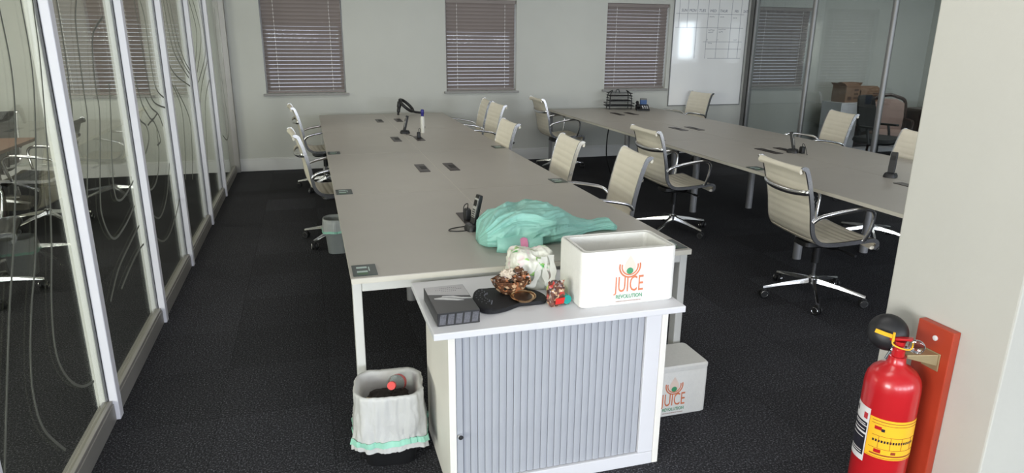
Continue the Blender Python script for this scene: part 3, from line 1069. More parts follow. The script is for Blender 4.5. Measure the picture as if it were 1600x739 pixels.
# ================================================================== TAMBOUR CABINET
CZ = 0.70
t = thing('tambour_cabinet', 'white low cabinet with a silver-grey roller shutter front', 'cabinet', (0.845, 2.15, 0))
cab = t
XL, XR, YB = -0.435, 0.435, 0.49
Bx(-.49, .49, -.03, .505, CZ - .026, CZ).build('worktop', 'cab_white', t, bevel=0.003)
Bx(XL, XL + .026, 0.0, YB, 0, CZ - .0265).build('side_panel', 'cab_cream', t, bevel=0.002)
Bx(XR - .026, XR, 0.0, YB, 0, CZ - .0265).build('side_panel', 'cab_cream', t, bevel=0.002)
Bx(XL + .027, XR - .027, YB - .012, YB, 0.02, CZ - .027).build('back_panel', 'cab_white', t)
Bx(XL + .027, XR - .027, 0.0, YB - .013, 0, .055).build('plinth', 'cab_white', t, bevel=0.002)
Bx(XL + .027, XR - .027, 0.035, YB - .013, .30, .318).build('shelf', 'cab_white', t)
Bx(XR - .092, XR - .027, 0.001, .02, .056, CZ - .027).build('front_panel', 'cab_white', t, bevel=0.002)
hb = Bx(XL + .027, XL + .052, 0.004, .026, .056, CZ - .03).build('shutter_handle', 'cab_slat', t, bevel=0.003)
lk = MB().cyl((XL + .040, 0.003, .265), (XL + .040, -.009, .265), .0115, .0095, 18)
lk.build('lock', 'chrome', hb, smooth=True)
NS = 26
sx0, sx1 = XL + .054, XR - .094
pw = (sx1 - sx0) / NS
ls = []
for zz in (.058, CZ - .032):
    lp = []
    for k in range(7):
        u = -1 + 2 * k / 6
        lp.append((u * (pw / 2 - .0009), .010 - .0028 * (1 - u * u), zz))
    lp += [(pw / 2 - .0009, .018, zz), (-(pw / 2 - .0009), .018, zz)]
    ls.append(lp)
slm = MB().loft(ls).mesh('shutter_slat', 'cab_slat', True)
for k in range(NS):
    link_part('shutter_slat', slm, t, (sx0 + pw * (k + .5), 0.004, 0))

# ================================================================== POLYSTYRENE BOXES
def foam_logo(parent, cx, y, z0, s):
    """printed juice logo on the -Y face"""
    dr = MB()
    pts = [(0, .098), (.010, .083), (.020, .066), (.025, .050), (.022, .034), (.012, .024), (0, .021), (-.012, .024), (-.022, .034), (-.025, .050), (-.020, .066), (-.010, .083)]
    def flat(poly, dy):
        n = len(poly)
        v = [(cx + a * s, y - dy, z0 + b * s) for a, b in poly] + [(cx + a * s, y - dy + .0005, z0 + b * s) for a, b in poly]
        return v, [tuple(range(n)), tuple(reversed(range(n, 2 * n)))] + [((j + 1) % n, j, n + j, n + (j + 1) % n) for j in range(n)]
    a0, b0 = flat([(p[0], p[1] + .100) for p in pts], .0006)
    dr.add(a0, b0)
    dr.build('drop_print', 'print_peach', parent)
    arc = MB()
    for r0, r1 in ((.040, .046), (.031, .036)):
        outer = [(r1 * math.cos(a), .154 + r1 * math.sin(a)) for a in [math.radians(d) for d in range(165, 376, 10)]]
        inner = [(r0 * math.cos(a), .154 + r0 * math.sin(a)) for a in [math.radians(d) for d in range(375, 164, -10)]]
        n = len(outer)
        for k in range(n - 1):
            quad = [outer[k], outer[k + 1], inner[n - 2 - k], inner[n - 1 - k]]
            arc.add(*flat(quad, .0009))
    arc.build('bowl_print', 'print_orange', parent)
    g = MB()
    g.add(*flat([(.014 * math.cos(a), .136 + .013 * math.sin(a)) for a in [2 * PI * k / 14 for k in range(14)]], .0012))
    g.build('fruit_print', 'print_green', parent)
    text_part('lettering', 'JUICE', .090 * s, 'print_orange', parent, face_negy(cx, y - .0004, z0 + .053 * s), .56, clip=.55)
    text_part('lettering', 'REVOLUTION', .0225 * s, 'print_green', parent, face_negy(cx + .002, y - .0006, z0 + .0265 * s), .80, extrude=.0010)
    ln = MB()
    for k in range(22):
        x = cx + (-.052 + k * .0048) * s
        ln.box(x, x + .003 * s, y - .0008, y - .0001, z0 + .013 * s, z0 + .0165 * s)
    ln.build('small_print', 'print_brown', parent)

def foam_box(name, label, loc, w, d, h, lid, logo_x, logo_z, s):
    t = thing(name, label, 'box', loc, group='polystyrene boxes')
    m = MB()
    top = h if not lid else h - .028
    wall = .026
    loops = [rrect(w - .012, d - .012, .02, 0), rrect(w, d, .022, .006), rrect(w, d, .022, top - .007), rrect(w - .006, d - .006, .022, top)]
    m.loft(loops + [rrect(w - .018, d - .018, .02, top), rrect(w - .018, d - .018, .02, top - .006), rrect(w - .032, d - .032, .018, top - .006), rrect(w - .032, d - .032, .018, top - .001),
                    rrect(w - 2 * wall, d - 2 * wall, .016, top - .001), rrect(w - 2 * wall - .012, d - 2 * wall - .012, .016, .03)], True, True)
    m.build('box_body', 'foam', t, smooth=True)
    if lid:
        MB().loft([rrect(w, d, .022, top + .0008), rrect(w + .002, d + .002, .022, top + .008), rrect(w + .002, d + .002, .022, h - .008), rrect(w - .012, d - .012, .02, h)]).build('lid', 'foam', t, smooth=True)
    # slightly sloped front: print sits on it
    foam_logo(t, logo_x, -d / 2 + .0, logo_z, s)
    return t
foam_box('polystyrene_box', 'open white polystyrene box with juice logo on top of the cabinet', (1.125, 2.315, CZ), .395, .24, .222, False, .0, .002, 1.0)
foam_box('polystyrene_box', 'lidded white polystyrene box with juice logo on the floor beside the cabinet', (1.497, 2.562, 0), .39, .225, .255, True, .02, .004, 1.0)

# ================================================================== THINGS ON THE CABINET
# boxed book
t = thing('hardback_book', 'thick black and silver book with pale streaks at the left of the cabinet top', 'book', (0.455, 2.315, CZ), math.radians(1))
bw, bd, bh = .155, .27, .05
MB().loft([rrect(bw, bd, .003, .0), rrect(bw, bd, .003, bh)]).build('cover', 'book_dark', t, bevel=0.0015)
def topflat(poly, z0, z1):
    return MB().prism(poly, z0, z1)
topflat([(-bw / 2 + .002, .055), (bw / 2 - .002, .012), (bw / 2 - .002, bd / 2 - .002), (-bw / 2 + .002, bd / 2 - .002)], bh + .0001, bh + .0006).build('silver_panel', 'book_pale', t)
st1 = [(-.06, .012), (-.03, .016), (.01, -.004), (.045, -.030), (.02, -.028), (-.02, -.012), (-.06, .004)]
st2 = [(-.025, .028), (.015, .022), (.04, .0), (.075, -.012), (.075, -.02), (.04, -.014), (.0, .008), (-.03, .020)]
topflat(st1, bh + .0001, bh + .0006).build('streak_print', 'book_streak', t)
topflat(st2, bh + .0001, bh + .0006).build('streak_print', 'book_streak', t)
sc = MB()
for r, (zy, n, x0) in enumerate(((.105, 9, -.02), (.088, 14, -.04), (.071, 8, -.02))):
    for k in range(n):
        x = x0 + k * .0075
        sc.box(x, x + .004, zy, zy + .0015 + .003 * random.random(), bh + .0007, bh + .0011)
sc.build('title_print', 'book_block', t)
for k in range(5):
    x0 = -bw / 2 + .006 + k * .0295
    v = [(x0, -bd / 2 - .0005, .006), (x0 + .022, -bd / 2 - .0005, .006), (x0 + .027, -bd / 2 - .0005, bh - .006), (x0 + .005, -bd / 2 - .0005, bh - .006)]
    v += [(a, b + .0004, c) for a, b, c in v]
    MB().add(v, [(0, 1, 2, 3), (7, 6, 5, 4), (1, 0, 4, 5), (2, 1, 5, 6), (3, 2, 6, 7), (0, 3, 7, 4)]).build('spine_block', 'book_block', t)

# black perforated sole
ol = [(0.548, 2.361), (0.577, 2.437), (0.621, 2.470), (0.673, 2.468), (0.729, 2.438), (0.785, 2.425), (0.825, 2.390), (0.838, 2.335), (0.818, 2.285), (0.766, 2.281),
      (0.715, 2.281), (0.649, 2.247), (0.590, 2.238), (0.555, 2.273)]
op = [Vector((a, b, 0)) for a, b in ol]
sm = smooth_path(op + [op[0]], 5)[:-1]
ctr = Vector((0.68, 2.35, 0))
t = thing('shoe_sole', 'flat black perforated foam sole lying beside the book', 'sole', (0.68, 2.35, CZ))
lo = []
for sc_, z in ((0.95, .0), (1.0, .003), (1.0, .012), (.96, .016)):
    lo.append([((p - ctr) * sc_) + Vector((0, 0, z + (.008 if p.x < .60 and z > .01 else 0))) for p in sm])
MB().loft(lo).build('sole_body', 'insole', t, smooth=True)
dots = MB()
for r in range(3):
    for k in range(9):
        a = math.radians(110 + k * 17)
        x, y = -.055 + (.062 - r * .016) * math.cos(a), .005 + (.085 - r * .02) * math.sin(a)
        dots.box(x, x + .004, y, y + .004, .0165 if x > -.08 else .0235, .0245)
dots.build('perforation', 'insole_dot', t)

def crumple(name, mats, parent, size, seed, amp=.18, nu=40, nv=22, flat=True, freq=2.2, loc=(0, 0, 0), rot=(0, 0, 0), smooth=False, pw=0.8, fine=.6):
    """crinkled closed film blob"""
    m = MB()
    loops = []
    for i in range(1, nv):
        th = PI * i / nv
        lp = []
        for j in range(nu):
            ph = 2 * PI * j / nu
            d = Vector((math.sin(th) * math.cos(ph), math.sin(th) * math.sin(ph), math.cos(th)))
            d = Vector([math.copysign(abs(c) ** pw, c) for c in d])
            n1 = noise.noise(d * freq + Vector((seed, seed * 2, 0)))
            n2 = abs(noise.noise(d * freq * 2.3 + Vector((0, seed, seed * 3))))
            n3 = abs(noise.noise(d * freq * 5.0 + Vector((seed * 5, 0, seed))))
            r = 1 + amp * (1.2 * n1 - 1.2 * n2 - fine * n3 + .3)
            p = Vector((d.x * size[0] * r, d.y * size[1] * r, d.z * size[2] * r))
            if flat:
                p.z = max(p.z, -size[2] * .55)
            lp.append(p)
        loops.append(lp)
    m.loft(loops)
    o = m.build(name, mats, parent, loc, smooth)
    o.rotation_euler = rot
    return o

# foil-wrapped dish with crumpled paper
t = thing('foil_dish', 'floral foil dish heaped with crumpled tissue behind the brass lid', 'dish', (0.712, 2.398, CZ + .0165))
m = MB()
lp = []
for r, z in ((.036, 0), (.040, .003), (.052, .015), (.068, .045), (.073, .058), (.069, .060), (.060, .045), (.04, .02)):
    lp.append([(r * (1 + .05 * math.sin(7 * a)) * math.cos(a) * 1.05, r * (1 + .05 * math.sin(7 * a)) * math.sin(a) * .8, z) for a in [2 * PI * k / 42 for k in range(42)]])
m.loft(lp).build('dish', 'foil', t, smooth=False)
crumple('tissue', 'paper_white', t, (.030, .026, .020), 3.1, .5, 22, 12, loc=(-.012, .012, .072), freq=1.6, fine=1.0)
crumple('wrapper', 'foil', t, (.044, .040, .034), 9.4, .42, 24, 14, loc=(.034, -.004, .058), freq=1.7, fine=1.0)
crumple('wrapper', 'foil', t, (.036, .036, .022), 6.3, .42, 24, 14, loc=(-.036, -.004, .052), freq=1.7, fine=1.0)

t = thing('brass_lid', 'round brass-coloured lid leaning on the black sole', 'lid', (0.738, 2.315, CZ + .0165))
mx = Matrix.Rotation(math.radians(6), 3, 'X')
MB().lathe([(.034, .003), (.044, .003), (.049, .008), (.051, .013), (.047, .013), (.044, .009), (.038, .009)], 36, (0, 0, .003), mx).build('rim', 'gold', t, smooth=True)
MB().lathe([(.036, .0094), (.012, .0102)], 28, (0, 0, .003), mx).build('centre', 'lid_dark', t, smooth=True)

# snack pouch
t = thing('snack_pouch', 'small crumpled red and brown foil snack pouch in front of the grocery bag', 'pouch', (0.853, 2.262, CZ), math.radians(8))
crumple('pouch_body', 'foil_red', t, (.034, .022, .052), 5.7, .2, 26, 18, loc=(0, 0, .045), freq=1.7, flat=False)
zz = MB()
pts_t, pts_b = [], []
for k in range(11):
    x = -.034 + .0068 * k
    pts_t.append((x, .004 * math.sin(k * 1.7), .098 + .004 * math.sin(k * 2.1)))
    pts_b.append((x * .9, .003 * math.sin(k * 1.3), .078))
lps = [[Vector(b) + Vector((0, -.001, 0)), Vector(b) + Vector((0, .001, 0)), Vector(a) + Vector((0, .001, 0)), Vector(a) + Vector((0, -.001, 0))] for a, b in zip(pts_t, pts_b)]
zz.loft(lps).build('crimped_seal', 'foil_red', t)
MB().loft([rrect(.036, .003, .0014, -.012, .004, -.024), rrect(.040, .003, .0014, .012, .006, -.0265)]).build('red_seal_print', 'red_plastic', t, loc=(0, 0, .026))

# lying drink bottle with teal cap
t = thing('drink_bottle', 'lying clear bottle with lime label and teal cap against the foam box', 'bottle', (0.895, 2.275, CZ))
ax = Matrix.Rotation(math.radians(-90 - 0), 3, 'X') @ Matrix.Rotation(math.radians(0), 3, 'Z')
ax = Matrix.Rotation(math.radians(8), 3, 'Z') @ ax
MB().lathe([(.0175, -.006), (.0185, 0), (.0185, .020), (.017, .022)], 24, (0, -.02, .0232), ax).build('cap', 'teal_plastic', t, smooth=True)
MB().lathe([(.014, .022), (.014, .03), (.022, .05), (.0225, .06), (.0225, .14), (.02, .15)], 24, (0, -.02, .0232), ax).build('bottle_body', 'clear_pet', t, smooth=True)
MB().lathe([(.0228, .062), (.0228, .125)], 24, (0, -.02, .0232), ax, False, False).build('bottle_label', 'lime', t, smooth=True)

# grocery bag
t = thing('grocery_bag', 'crumpled white grocery bag with green print between dish and foam box', 'bag', (0.85, 2.555, CZ))
crumple('bag_body', 'grocery', t, (.098, .102, .098), 2.3, .20, 110, 60, loc=(-.014, -.025, .054), freq=1.35, smooth='full', fine=.25)
def ribbon(pts, w, nm, mtl, parent):
    pp = smooth_path(pts, 6)
    lps = []
    for i, p in enumerate(pp):
        tt = (pp[min(i + 1, len(pp) - 1)] - pp[max(i - 1, 0)]).normalized()
        sd = tt.cross(Vector((0, -1, .25))).normalized()
        up = sd.cross(tt).normalized()
        ww = w * (1 + .25 * math.sin(i * 1.1))
        lps.append([p - sd * ww - up * .0012, p + sd * ww - up * .0012, p + sd * ww * .96 + up * .0012, p - sd * ww * .96 + up * .0012])
    return MB().loft(lps).build(nm, mtl, parent, smooth=True)
ribbon([(-.055, -.09, .125), (-.072, -.125, .085), (-.068, -.145, .045), (-.045, -.150, .035), (-.02, -.140, .075), (.0, -.115, .13)], .011, 'handle', 'handle_film', t)
ribbon([(.018, -.105, .135), (.012, -.140, .075), (.018, -.155, .040), (.036, -.155, .042), (.050, -.130, .08), (.052, -.09, .135)], .012, 'handle', 'handle_film', t)

# ================================================================== TEAL BAG ON THE DESK
t = thing('teal_bag', 'large crumpled teal plastic bag with a twisted tail on the middle desk', 'bag', (1.05, 3.06, DZ))
ST = [(-.315, .05, .05, -.03), (-.295, .12, .10, -.03), (-.24, .155, .135, -.03), (-.16, .18, .155, -.02), (-.06, .195, .165, .0), (.03, .185, .160, .0), (.10, .165, .135, .01), (.16, .135, .10, .02),
      (.21, .095, .072, .03), (.26, .06, .055, .04), (.31, .05, .048, .045), (.36, .060, .050, .05), (.40, .070, .052, .045), (.425, .05, .03, .04)]
def st_at(u):
    k = min(int(u), len(ST) - 2)
    f_ = u - k
    f_ = f_ * f_ * (3 - 2 * f_)
    return [a + (b - a) * f_ for a, b in zip(ST[k], ST[k + 1])]
NU, NV = 260, 150
loops = []
for i in range(NU + 1):
    x, w, h, cy = st_at((len(ST) - 1) * i / NU - 1e-6 if i else 0)
    lp = []
    for j in range(NV):
        a = 2 * PI * j / NV
        cu, su = math.cos(a), math.sin(a)
        yy = w * math.copysign(abs(cu) ** .75, cu)
        zz = h * (.5 + .5 * math.copysign(abs(su) ** .8, su))
        q = Vector((x * 7, yy * 7, zz * 7))
        # long folds that run obliquely over the lump and gather towards the tail
        ph = x * 22 + yy * 30 + 2.2 * noise.noise(q * .8)
        fold = abs(math.sin(ph * .55)) - .6
        n2 = abs(noise.noise(q * 1.4 + Vector((3, 1, 5)))) - .2
        n3 = abs(noise.noise(Vector((x * 14, yy * 34, zz * 30)) + Vector((1, 8, 2)))) - .2
        n4 = noise.noise(Vector((x * 40, yy * 40, zz * 40)))
        amp = min(w, h * 1.4) / .19
        sw = a + 2.6 * x + .5 * noise.noise(Vector((x * 6, cu, su)))
        q2 = Vector((x * 4.2, math.cos(sw) * 3.0, math.sin(sw) * 3.0))
        r1 = 1 - abs(noise.noise(q2 * .9 + Vector((4, 4, 4)))) * 3.4
        r2 = 1 - abs(noise.noise(Vector((q2.x * 1.2, q2.y * 2.2, q2.z * 2.2)) + Vector((9, 2, 7)))) * 3.6
        r3 = 1 - abs(noise.noise(Vector((q2.x * 1.6, q2.y * 4.5, q2.z * 4.5)) + Vector((2, 5, 1)))) * 3.4
        d = amp * (.012 * n2 * -1 + .017 * max(r1, -.8) + .0065 * max(r2, -.8) + .0016 * max(r3, -.8) - .006)
        nx = Vector((0, cu, su * .9))
        p = Vector((x + amp * .012 * noise.noise(q * 1.2), yy + cy, zz)) + nx * d
        p.z = max(p.z, 0.001)
        lp.append(p)
    loops.append(lp)
MB().loft(loops).build('bag_body', 'teal_film', t, smooth='full')
# loose lower front panel of the bag, standing on the desk, with pink print
fr, bk = [], []
for i in range(25):
    u = i / 24
    x = -.27 + .22 * u
    yb = -.205 - .012 * math.sin(u * 9) - .01 * math.sin(u * 3)
    yt = -.190 - .008 * math.sin(u * 7)
    hh = .085 - .02 * abs(u - .4) + .006 * math.sin(u * 14)
    fr.append([Vector((x, yb, .001)), Vector((x + .002, yb - .006, .03)), Vector((x + .004, (yb + yt) / 2 - .002, .06)), Vector((x + .004, yt + .05, hh)),
               Vector((x + .004, yt + .054, hh - .002)), Vector((x + .004, (yb + yt) / 2 + .003, .06)), Vector((x + .002, yb - .002, .03)), Vector((x, yb + .004, .001))])
MB().loft(fr).build('bag_front_panel', 'teal_film', t, smooth='full')
pk = []
for i in range(9):
    u = .52 + .15 * i / 8
    x = -.27 + .22 * u
    yb = -.205 - .012 * math.sin(u * 9) - .01 * math.sin(u * 3)
    yt = -.190 - .008 * math.sin(u * 7)
    e = .012 * math.sin(PI * i / 8)
    md = (yb + yt) / 2
    pk.append([Vector((x, yb - .009, .016 - e * .8)), Vector((x, yb - .0105, .034)), Vector((x, md - .0085, .056 + e * .5)), Vector((x, md - .004, .056 + e * .5)), Vector((x, yb - .0045, .034)), Vector((x, yb - .003, .016 - e * .8))])
MB().loft(pk).build('pink_patch', 'pink_print', t, smooth=True)

# ================================================================== BINS
t = thing('waste_bin', 'black waste bin lined with a white bag beside the cabinet', 'bin', (0.228, 2.50, 0), math.radians(-6))
MB().loft([rrect(.19, .15, .04, 0), rrect(.20, .16, .04, .01), rrect(.255, .225, .06, .318), rrect(.247, .217, .06, .318), rrect(.192, .152, .04, .012)]).build('bin_body', 'bin_black', t, smooth=True)
def bag_loop(w, d, r, z, seed, amp, zamp=0.0):
    out = []
    rr = [Vector(p) for p in rrect(w, d, r, z, seg=8)]
    rr.append(rr[0])
    cum = [0.0]
    for p_, q_ in zip(rr[:-1], rr[1:]):
        cum.append(cum[-1] + (q_ - p_).length)
    base, kk = [], 0
    for i_ in range(150):                       # even spacing, so that the flat sides crease too
        t_ = cum[-1] * i_ / 150
        while cum[kk + 1] < t_:
            kk += 1
        base.append(rr[kk].lerp(rr[kk + 1], (t_ - cum[kk]) / (cum[kk + 1] - cum[kk])))
    for k, (x, y, z_) in enumerate(base):
        a = math.atan2(y, x)
        n = noise.noise(Vector((math.cos(a) * 3, math.sin(a) * 3, z * 9 + seed)))
        n += 1.1 * abs(noise.noise(Vector((math.cos(a) * 7, math.sin(a) * 7, z * 5 + seed * 2)))) - .8 * abs(noise.noise(Vector((math.cos(a) * 15 + z * 20, math.sin(a) * 15, z * 9))))
        s = 1 + amp * n
        out.append((x * s, y * s, z_ + zamp * noise.noise(Vector((math.cos(a) * 2, math.sin(a) * 2, seed)))))
    return out
lo = []
for k in range(26):
    u = k / 25
    lo.append(bag_loop(.294 - .022 * u, .260 - .015 * u, .07, .098 + .232 * u, 1, .10 - .045 * u, .02 * (1 - u) + .004))
lo += [bag_loop(.262, .235, .066, .338, 1, .03, .004), bag_loop(.238, .210, .06, .330, 1, .012), bag_loop(.214, .184, .05, .27, 1, .012), bag_loop(.196, .166, .045, .20, 1, .012)]
liner = MB().loft(lo, False, False).build('bin_liner', 'bag_white', t, smooth='full')
tp = []
for w_, d_, z_ in ((.3005, .2665, .122), (.2985, .2645, .146)):
    tp.append(bag_loop(w_, d_, .07, z_, 1, .092, .02))
inn = [[(x * .985, y * .985, z) for x, y, z in l] for l in reversed(tp)]
MB().loft(tp + inn, closed=True).build('drawstring_tape', 'bag_tape', liner, smooth=True)
w = crumple('rubbish', 'waste', t, (.088, .074, .05), 4.2, .22, 30, 16, loc=(0, 0, .248), freq=2.0)
tb = thing('plastic_bottle', 'clear plastic bottle with red cap lying in the lined bin', 'bottle', (0.252, 2.475, .288))
bm_ = Matrix.Rotation(math.radians(-20), 3, 'Z') @ Matrix.Rotation(math.radians(68), 3, 'X')
MB().lathe([(.030, -.085), (.035, -.08), (.035, -.02), (.033, -.01), (.035, 0), (.027, .022), (.015, .038)], 24, (0, 0.02, .04), bm_).build('bottle_body', 'clear_pet', tb, smooth=True)
MB().lathe([(.0355, -.07), (.0355, -.030)], 24, (0, 0.02, .04), bm_, False, False).build('bottle_label', 'red_plastic', tb, smooth=True)
MB().lathe([(.0165, .038), (.0165, .056)], 20, (0, 0.02, .04), bm_).build('cap', 'red_plastic', tb, smooth=True)
ts = thing('card_strip', 'pale strip of card stuck in the lined bin', 'strip', (0.175, 2.435, .272))
MB().obox((0, 0, .025), .095, .020, .003, Matrix.Rotation(math.radians(-28), 3, 'Z') @ Matrix.Rotation(math.radians(28), 3, 'X')).build('strip', 'card_tan', ts)

t = thing('small_bin', 'small grey bin with a clear liner under the left edge of the middle desk', 'bin', (0.145, 5.45, 0))
MB().loft([rrect(.15, .15, .05, 0), rrect(.155, .155, .05, .008), rrect(.20, .20, .07, .27), rrect(.193, .193, .07, .27), rrect(.149, .149, .05, .012)]).build('bin_body', 'bin_grey', t, smooth=True)
lo = [bag_loop(.222, .222, .09, .175, 6, .06, .012), bag_loop(.222, .222, .09, .20, 6, .05), bag_loop(.216, .216, .09, .25, 6, .05), bag_loop(.212, .212, .085, .282, 6, .03), bag_loop(.20, .20, .085, .288, 6, .03), bag_loop(.18, .18, .075, .27, 6, .03), bag_loop(.16, .16, .07, .18, 6, .04)]
ln = MB().loft(lo, False, False).build('bin_liner', 'bag_grey', t, smooth='full')
tp = [bag_loop(.228, .228, .09, z_, 6, .06, .012) for z_ in (.176, .194)]
inn = [[(x * .985, y * .985, z) for x, y, z in l] for l in reversed(tp)]
MB().loft(tp + inn, closed=True).build('drawstring_tape', 'bag_tape', ln, smooth=True)

# ================================================================== PHONES AND DESK THINGS
def cordless(label, x, y, rz, face='phone_face', lean=-14):
    t = thing('cordless_phone', label, 'phone', (x, y, DZ), math.radians(rz))
    MB().loft([rrect(.085, .095, .025, 0), rrect(.085, .095, .025, .012), rrect(.072, .080, .022, .030), rrect(.060, .050, .018, .034, 0, -.005)]).build('cradle', 'dark_plastic', t, smooth=True)
    rot = Matrix.Rotation(math.radians(lean), 3, 'X')
    m = MB()
    c = Vector((0, .012, .104))
    prof = [(.044, -.075), (.048, -.04), (.046, .02), (.046, .06), (.040, .078)]
    lps = []
    for w_, z_ in prof:
        lps.append([c + rot @ Vector(p) for p in ((-w_ / 2, -.010, z_), (w_ / 2, -.010, z_), (w_ / 2, .012, z_), (-w_ / 2, .012, z_))])
    m.loft(lps)
    h = m.build('handset', 'dark_plastic', t, bevel=.004)
    f2 = MB()
    lps = []
    for w_, z_ in prof[1:4]:
        lps.append([c + rot @ Vector(p) for p in ((-w_ * .42, -.0125, z_), (w_ * .42, -.0125, z_), (w_ * .42, -.0102, z_), (-w_ * .42, -.0102, z_))])
    f2.loft(lps).build('face_plate', face, h)
    kp = MB()
    for r in range(4):
        for q in range(3):
            p = c + rot @ Vector(((q - 1) * .011, -.0132, -.034 + r * .011))
            kp.obox(p, .008, .0012, .006, rot)
    kp.build('keypad', 'dark_plastic', h)
    scn = MB()
    scn.obox(c + rot @ Vector((0, -.0132, .034)), .032, .0012, .032, rot)
    scn.build('screen', 'flap_slot', h)
    return t

def charger(label, x, y, pts, z=DZ + .0056):
    t = thing('charger_plug', label, 'plug', (x, y, z))
    MB().loft([rrect(.032, .045, .006, 0), rrect(.034, .048, .008, .008), rrect(.032, .046, .008, .052), rrect(.024, .036, .008, .058)]).build('plug_body', 'dark_plastic', t, smooth=True)
    MB().tube(smooth_path(pts, 6), .0026, 6).build('cable', 'cable', t, smooth=True)
    return t

cordless('black cordless phone with silver face in its cradle beside the teal bag', .772, 3.262, -78)
charger('black charger plug with looped cable beside the teal bag', .782, 3.46, [(0, 0, .058), (-.004, -.02, .09), (-.03, -.04, .075), (-.03, -.06, -.002), (-.02, -.12, -.0025), (-.12, -.16, -.0025), (-.14, -.20, -.0025), (-.09, -.22, -.0025), (-.02, -.21, -.0025)])
cordless('black cordless phone standing near the white spray bottle on the middle desk', .930, 7.00, -85)
charger('black charger plug in the desk flap nearest the spray bottle', 1.01, 6.60, [(0, 0, .058), (.004, .01, .085), (.016, .02, .09), (.02, .03, .06), (.0, .06, -.002), (-.05, .22, -.0025), (-.08, .34, -.0025)])
cordless('silver-faced cordless phone standing in the middle of the right desk', 4.075, 4.985, 40)
charger('black charger plug beside the phone in the middle of the right desk', 4.11, 4.91, [(0, 0, .058), (.006, .01, .08), (.02, .0, .07), (.03, -.02, .02), (.02, -.04, -.002), (.0, -.07, -.0025)])
cordless('dark cordless phone on the right desk beside the pillar edge', 4.03, 3.86, -60, 'dark_plastic', -8)
charger('black charger plug on the right desk behind the pillar edge', 4.11, 3.50, [(0, 0, .058), (.0, .02, .08), (-.01, .06, .05), (-.02, .10, -.002), (-.03, .22, -.0025)])

t = thing('spray_bottle', 'tall slim white bottle with a blue cap on the middle desk', 'bottle', (1.113, 6.985, DZ))
MB().lathe([(.019, 0), (.021, .004), (.021, .145), (.018, .165), (.012, .172)], 24).build('bottle_body', 'bottle_white', t, smooth=True)
MB().lathe([(.0125, .1725), (.0145, .174), (.0145, .195), (.018, .2), (.018, .232), (.012, .242)], 20).build('cap', 'blue_cap', t, smooth=True)
MB().obox((.0215, -.008, .06), .003, .012, .02, Matrix.Identity(3)).build('label_mark', 'cable', t)

t = thing('headset', 'black ring-shaped headset propped up at the far end of the middle desk', 'headset', (1.18, 8.66, DZ + .012), math.radians(8))
rot = Matrix.Rotation(math.radians(38), 3, 'Y') @ Matrix.Rotation(math.radians(24), 3, 'X')
ring = [Vector((0, 0, .115)) + rot @ Vector((.105 * math.cos(a), .085 * math.sin(a), 0)) for a in [2 * PI * k / 40 for k in range(40)]]
MB().tube(ring, .019, 10, closed=True).build('headband', 'dark_plastic', t, smooth=True)
MB().tube(smooth_path([(-.085, .0, .165), (-.095, .0, .10), (-.105, .0, .04), (-.112, -.01, .002)], 5), [.028] * 6 + [.022] * 5 + [.014] * 5, 10).build('ear_cup', 'dark_plastic', t, smooth=True)
MB().tube(smooth_path([(.07, .0, .045), (.11, -.01, .03), (.16, -.015, .022), (.21, -.02, .018)], 5), .015, 8).build('microphone_boom', 'dark_plastic', t, smooth=True)

# letter trays
t = thing('letter_tray', 'black three-tier wire letter tray at the far end of the right desk', 'letter tray', (4.24, 8.92, DZ + .001), math.radians(-12))
for k, z in enumerate((.045, .115, .185)):
    w_, d_ = (.40, .25) if k == 0 else (.33, .24)
    m = MB()
    for zz in (z, z + .035):
        m.tube([Vector(p) for p in rrect(w_, d_, .03, zz)], .0045, 6, closed=True)
    for j in range(12):
        x = -w_ / 2 + .02 + j * (w_ - .04) / 11
        m.cyl((x, -d_ / 2 + .003, z), (x, d_ / 2 - .003, z), .0028, n=5)
    for j in range(7):
        y = -d_ / 2 + .02 + j * (d_ - .04) / 6
        m.cyl((-w_ / 2 + .003, y, z), (w_ / 2 - .003, y, z), .0028, n=5)
    m.box(-w_ / 2 + .01, w_ / 2 - .01, -d_ / 2 + .01, d_ / 2 - .01, z - .001, z + .001)
    m.build('tray', 'dark_plastic', t)
for s in (-1, 1):
    a = smooth_path([(s * .155, -.10, 0), (s * .152, -.10, .14), (s * .14, -.07, .215), (s * .10, 0, .255), (s * .14, .07, .215), (s * .152, .10, .14), (s * .155, .10, 0)], 5)
    MB().tube(a, .0065, 6).build('support', 'dark_plastic', t, smooth=True)
MB().tube(smooth_path([(-.06, -.02, .222), (-.05, -.02, .262), (-.02, -.02, .268), (0, -.02, .222)], 5), .006, 6).build('handle_loop', 'dark_plastic', t, smooth=True)

t = thing('desk_telephone', 'black desk telephone beside the letter tray', 'phone', (4.47, 8.64, DZ + .001), math.radians(-20))
MB().add([(-.09, -.10, 0), (.09, -.10, 0), (.09, .10, 0), (-.09, .10, 0), (-.09, -.10, .02), (.09, -.10, .02), (.09, .10, .075), (-.09, .10, .075)],
         [(0, 3, 2, 1), (4, 5, 6, 7), (0, 1, 5, 4), (1, 2, 6, 5), (2, 3, 7, 6), (3, 0, 4, 7)]).build('base', 'dark_plastic', t, bevel=.006)
MB().tube(smooth_path([(-.065, -.09, .045), (-.067, -.06, .075), (-.068, 0, .085), (-.067, .06, .10), (-.065, .095, .095)], 5), [.024] * 5 + [.016] * 12 + [.024] * 4, 10).build('handset', 'dark_plastic', t, smooth=True)
kp = MB()
for r in range(4):
    for q in range(3):
        kp.box(-.01 + q * .03, .008 + q * .03, -.075 + r * .03, -.057 + r * .03, .0335 + r * .008, .0385 + r * .008)
kp.build('keypad', 'phone_face', t)
t = thing('blue_carton', 'small blue carton standing behind the desk telephone', 'carton', (4.56, 8.80, DZ), math.radians(-15))
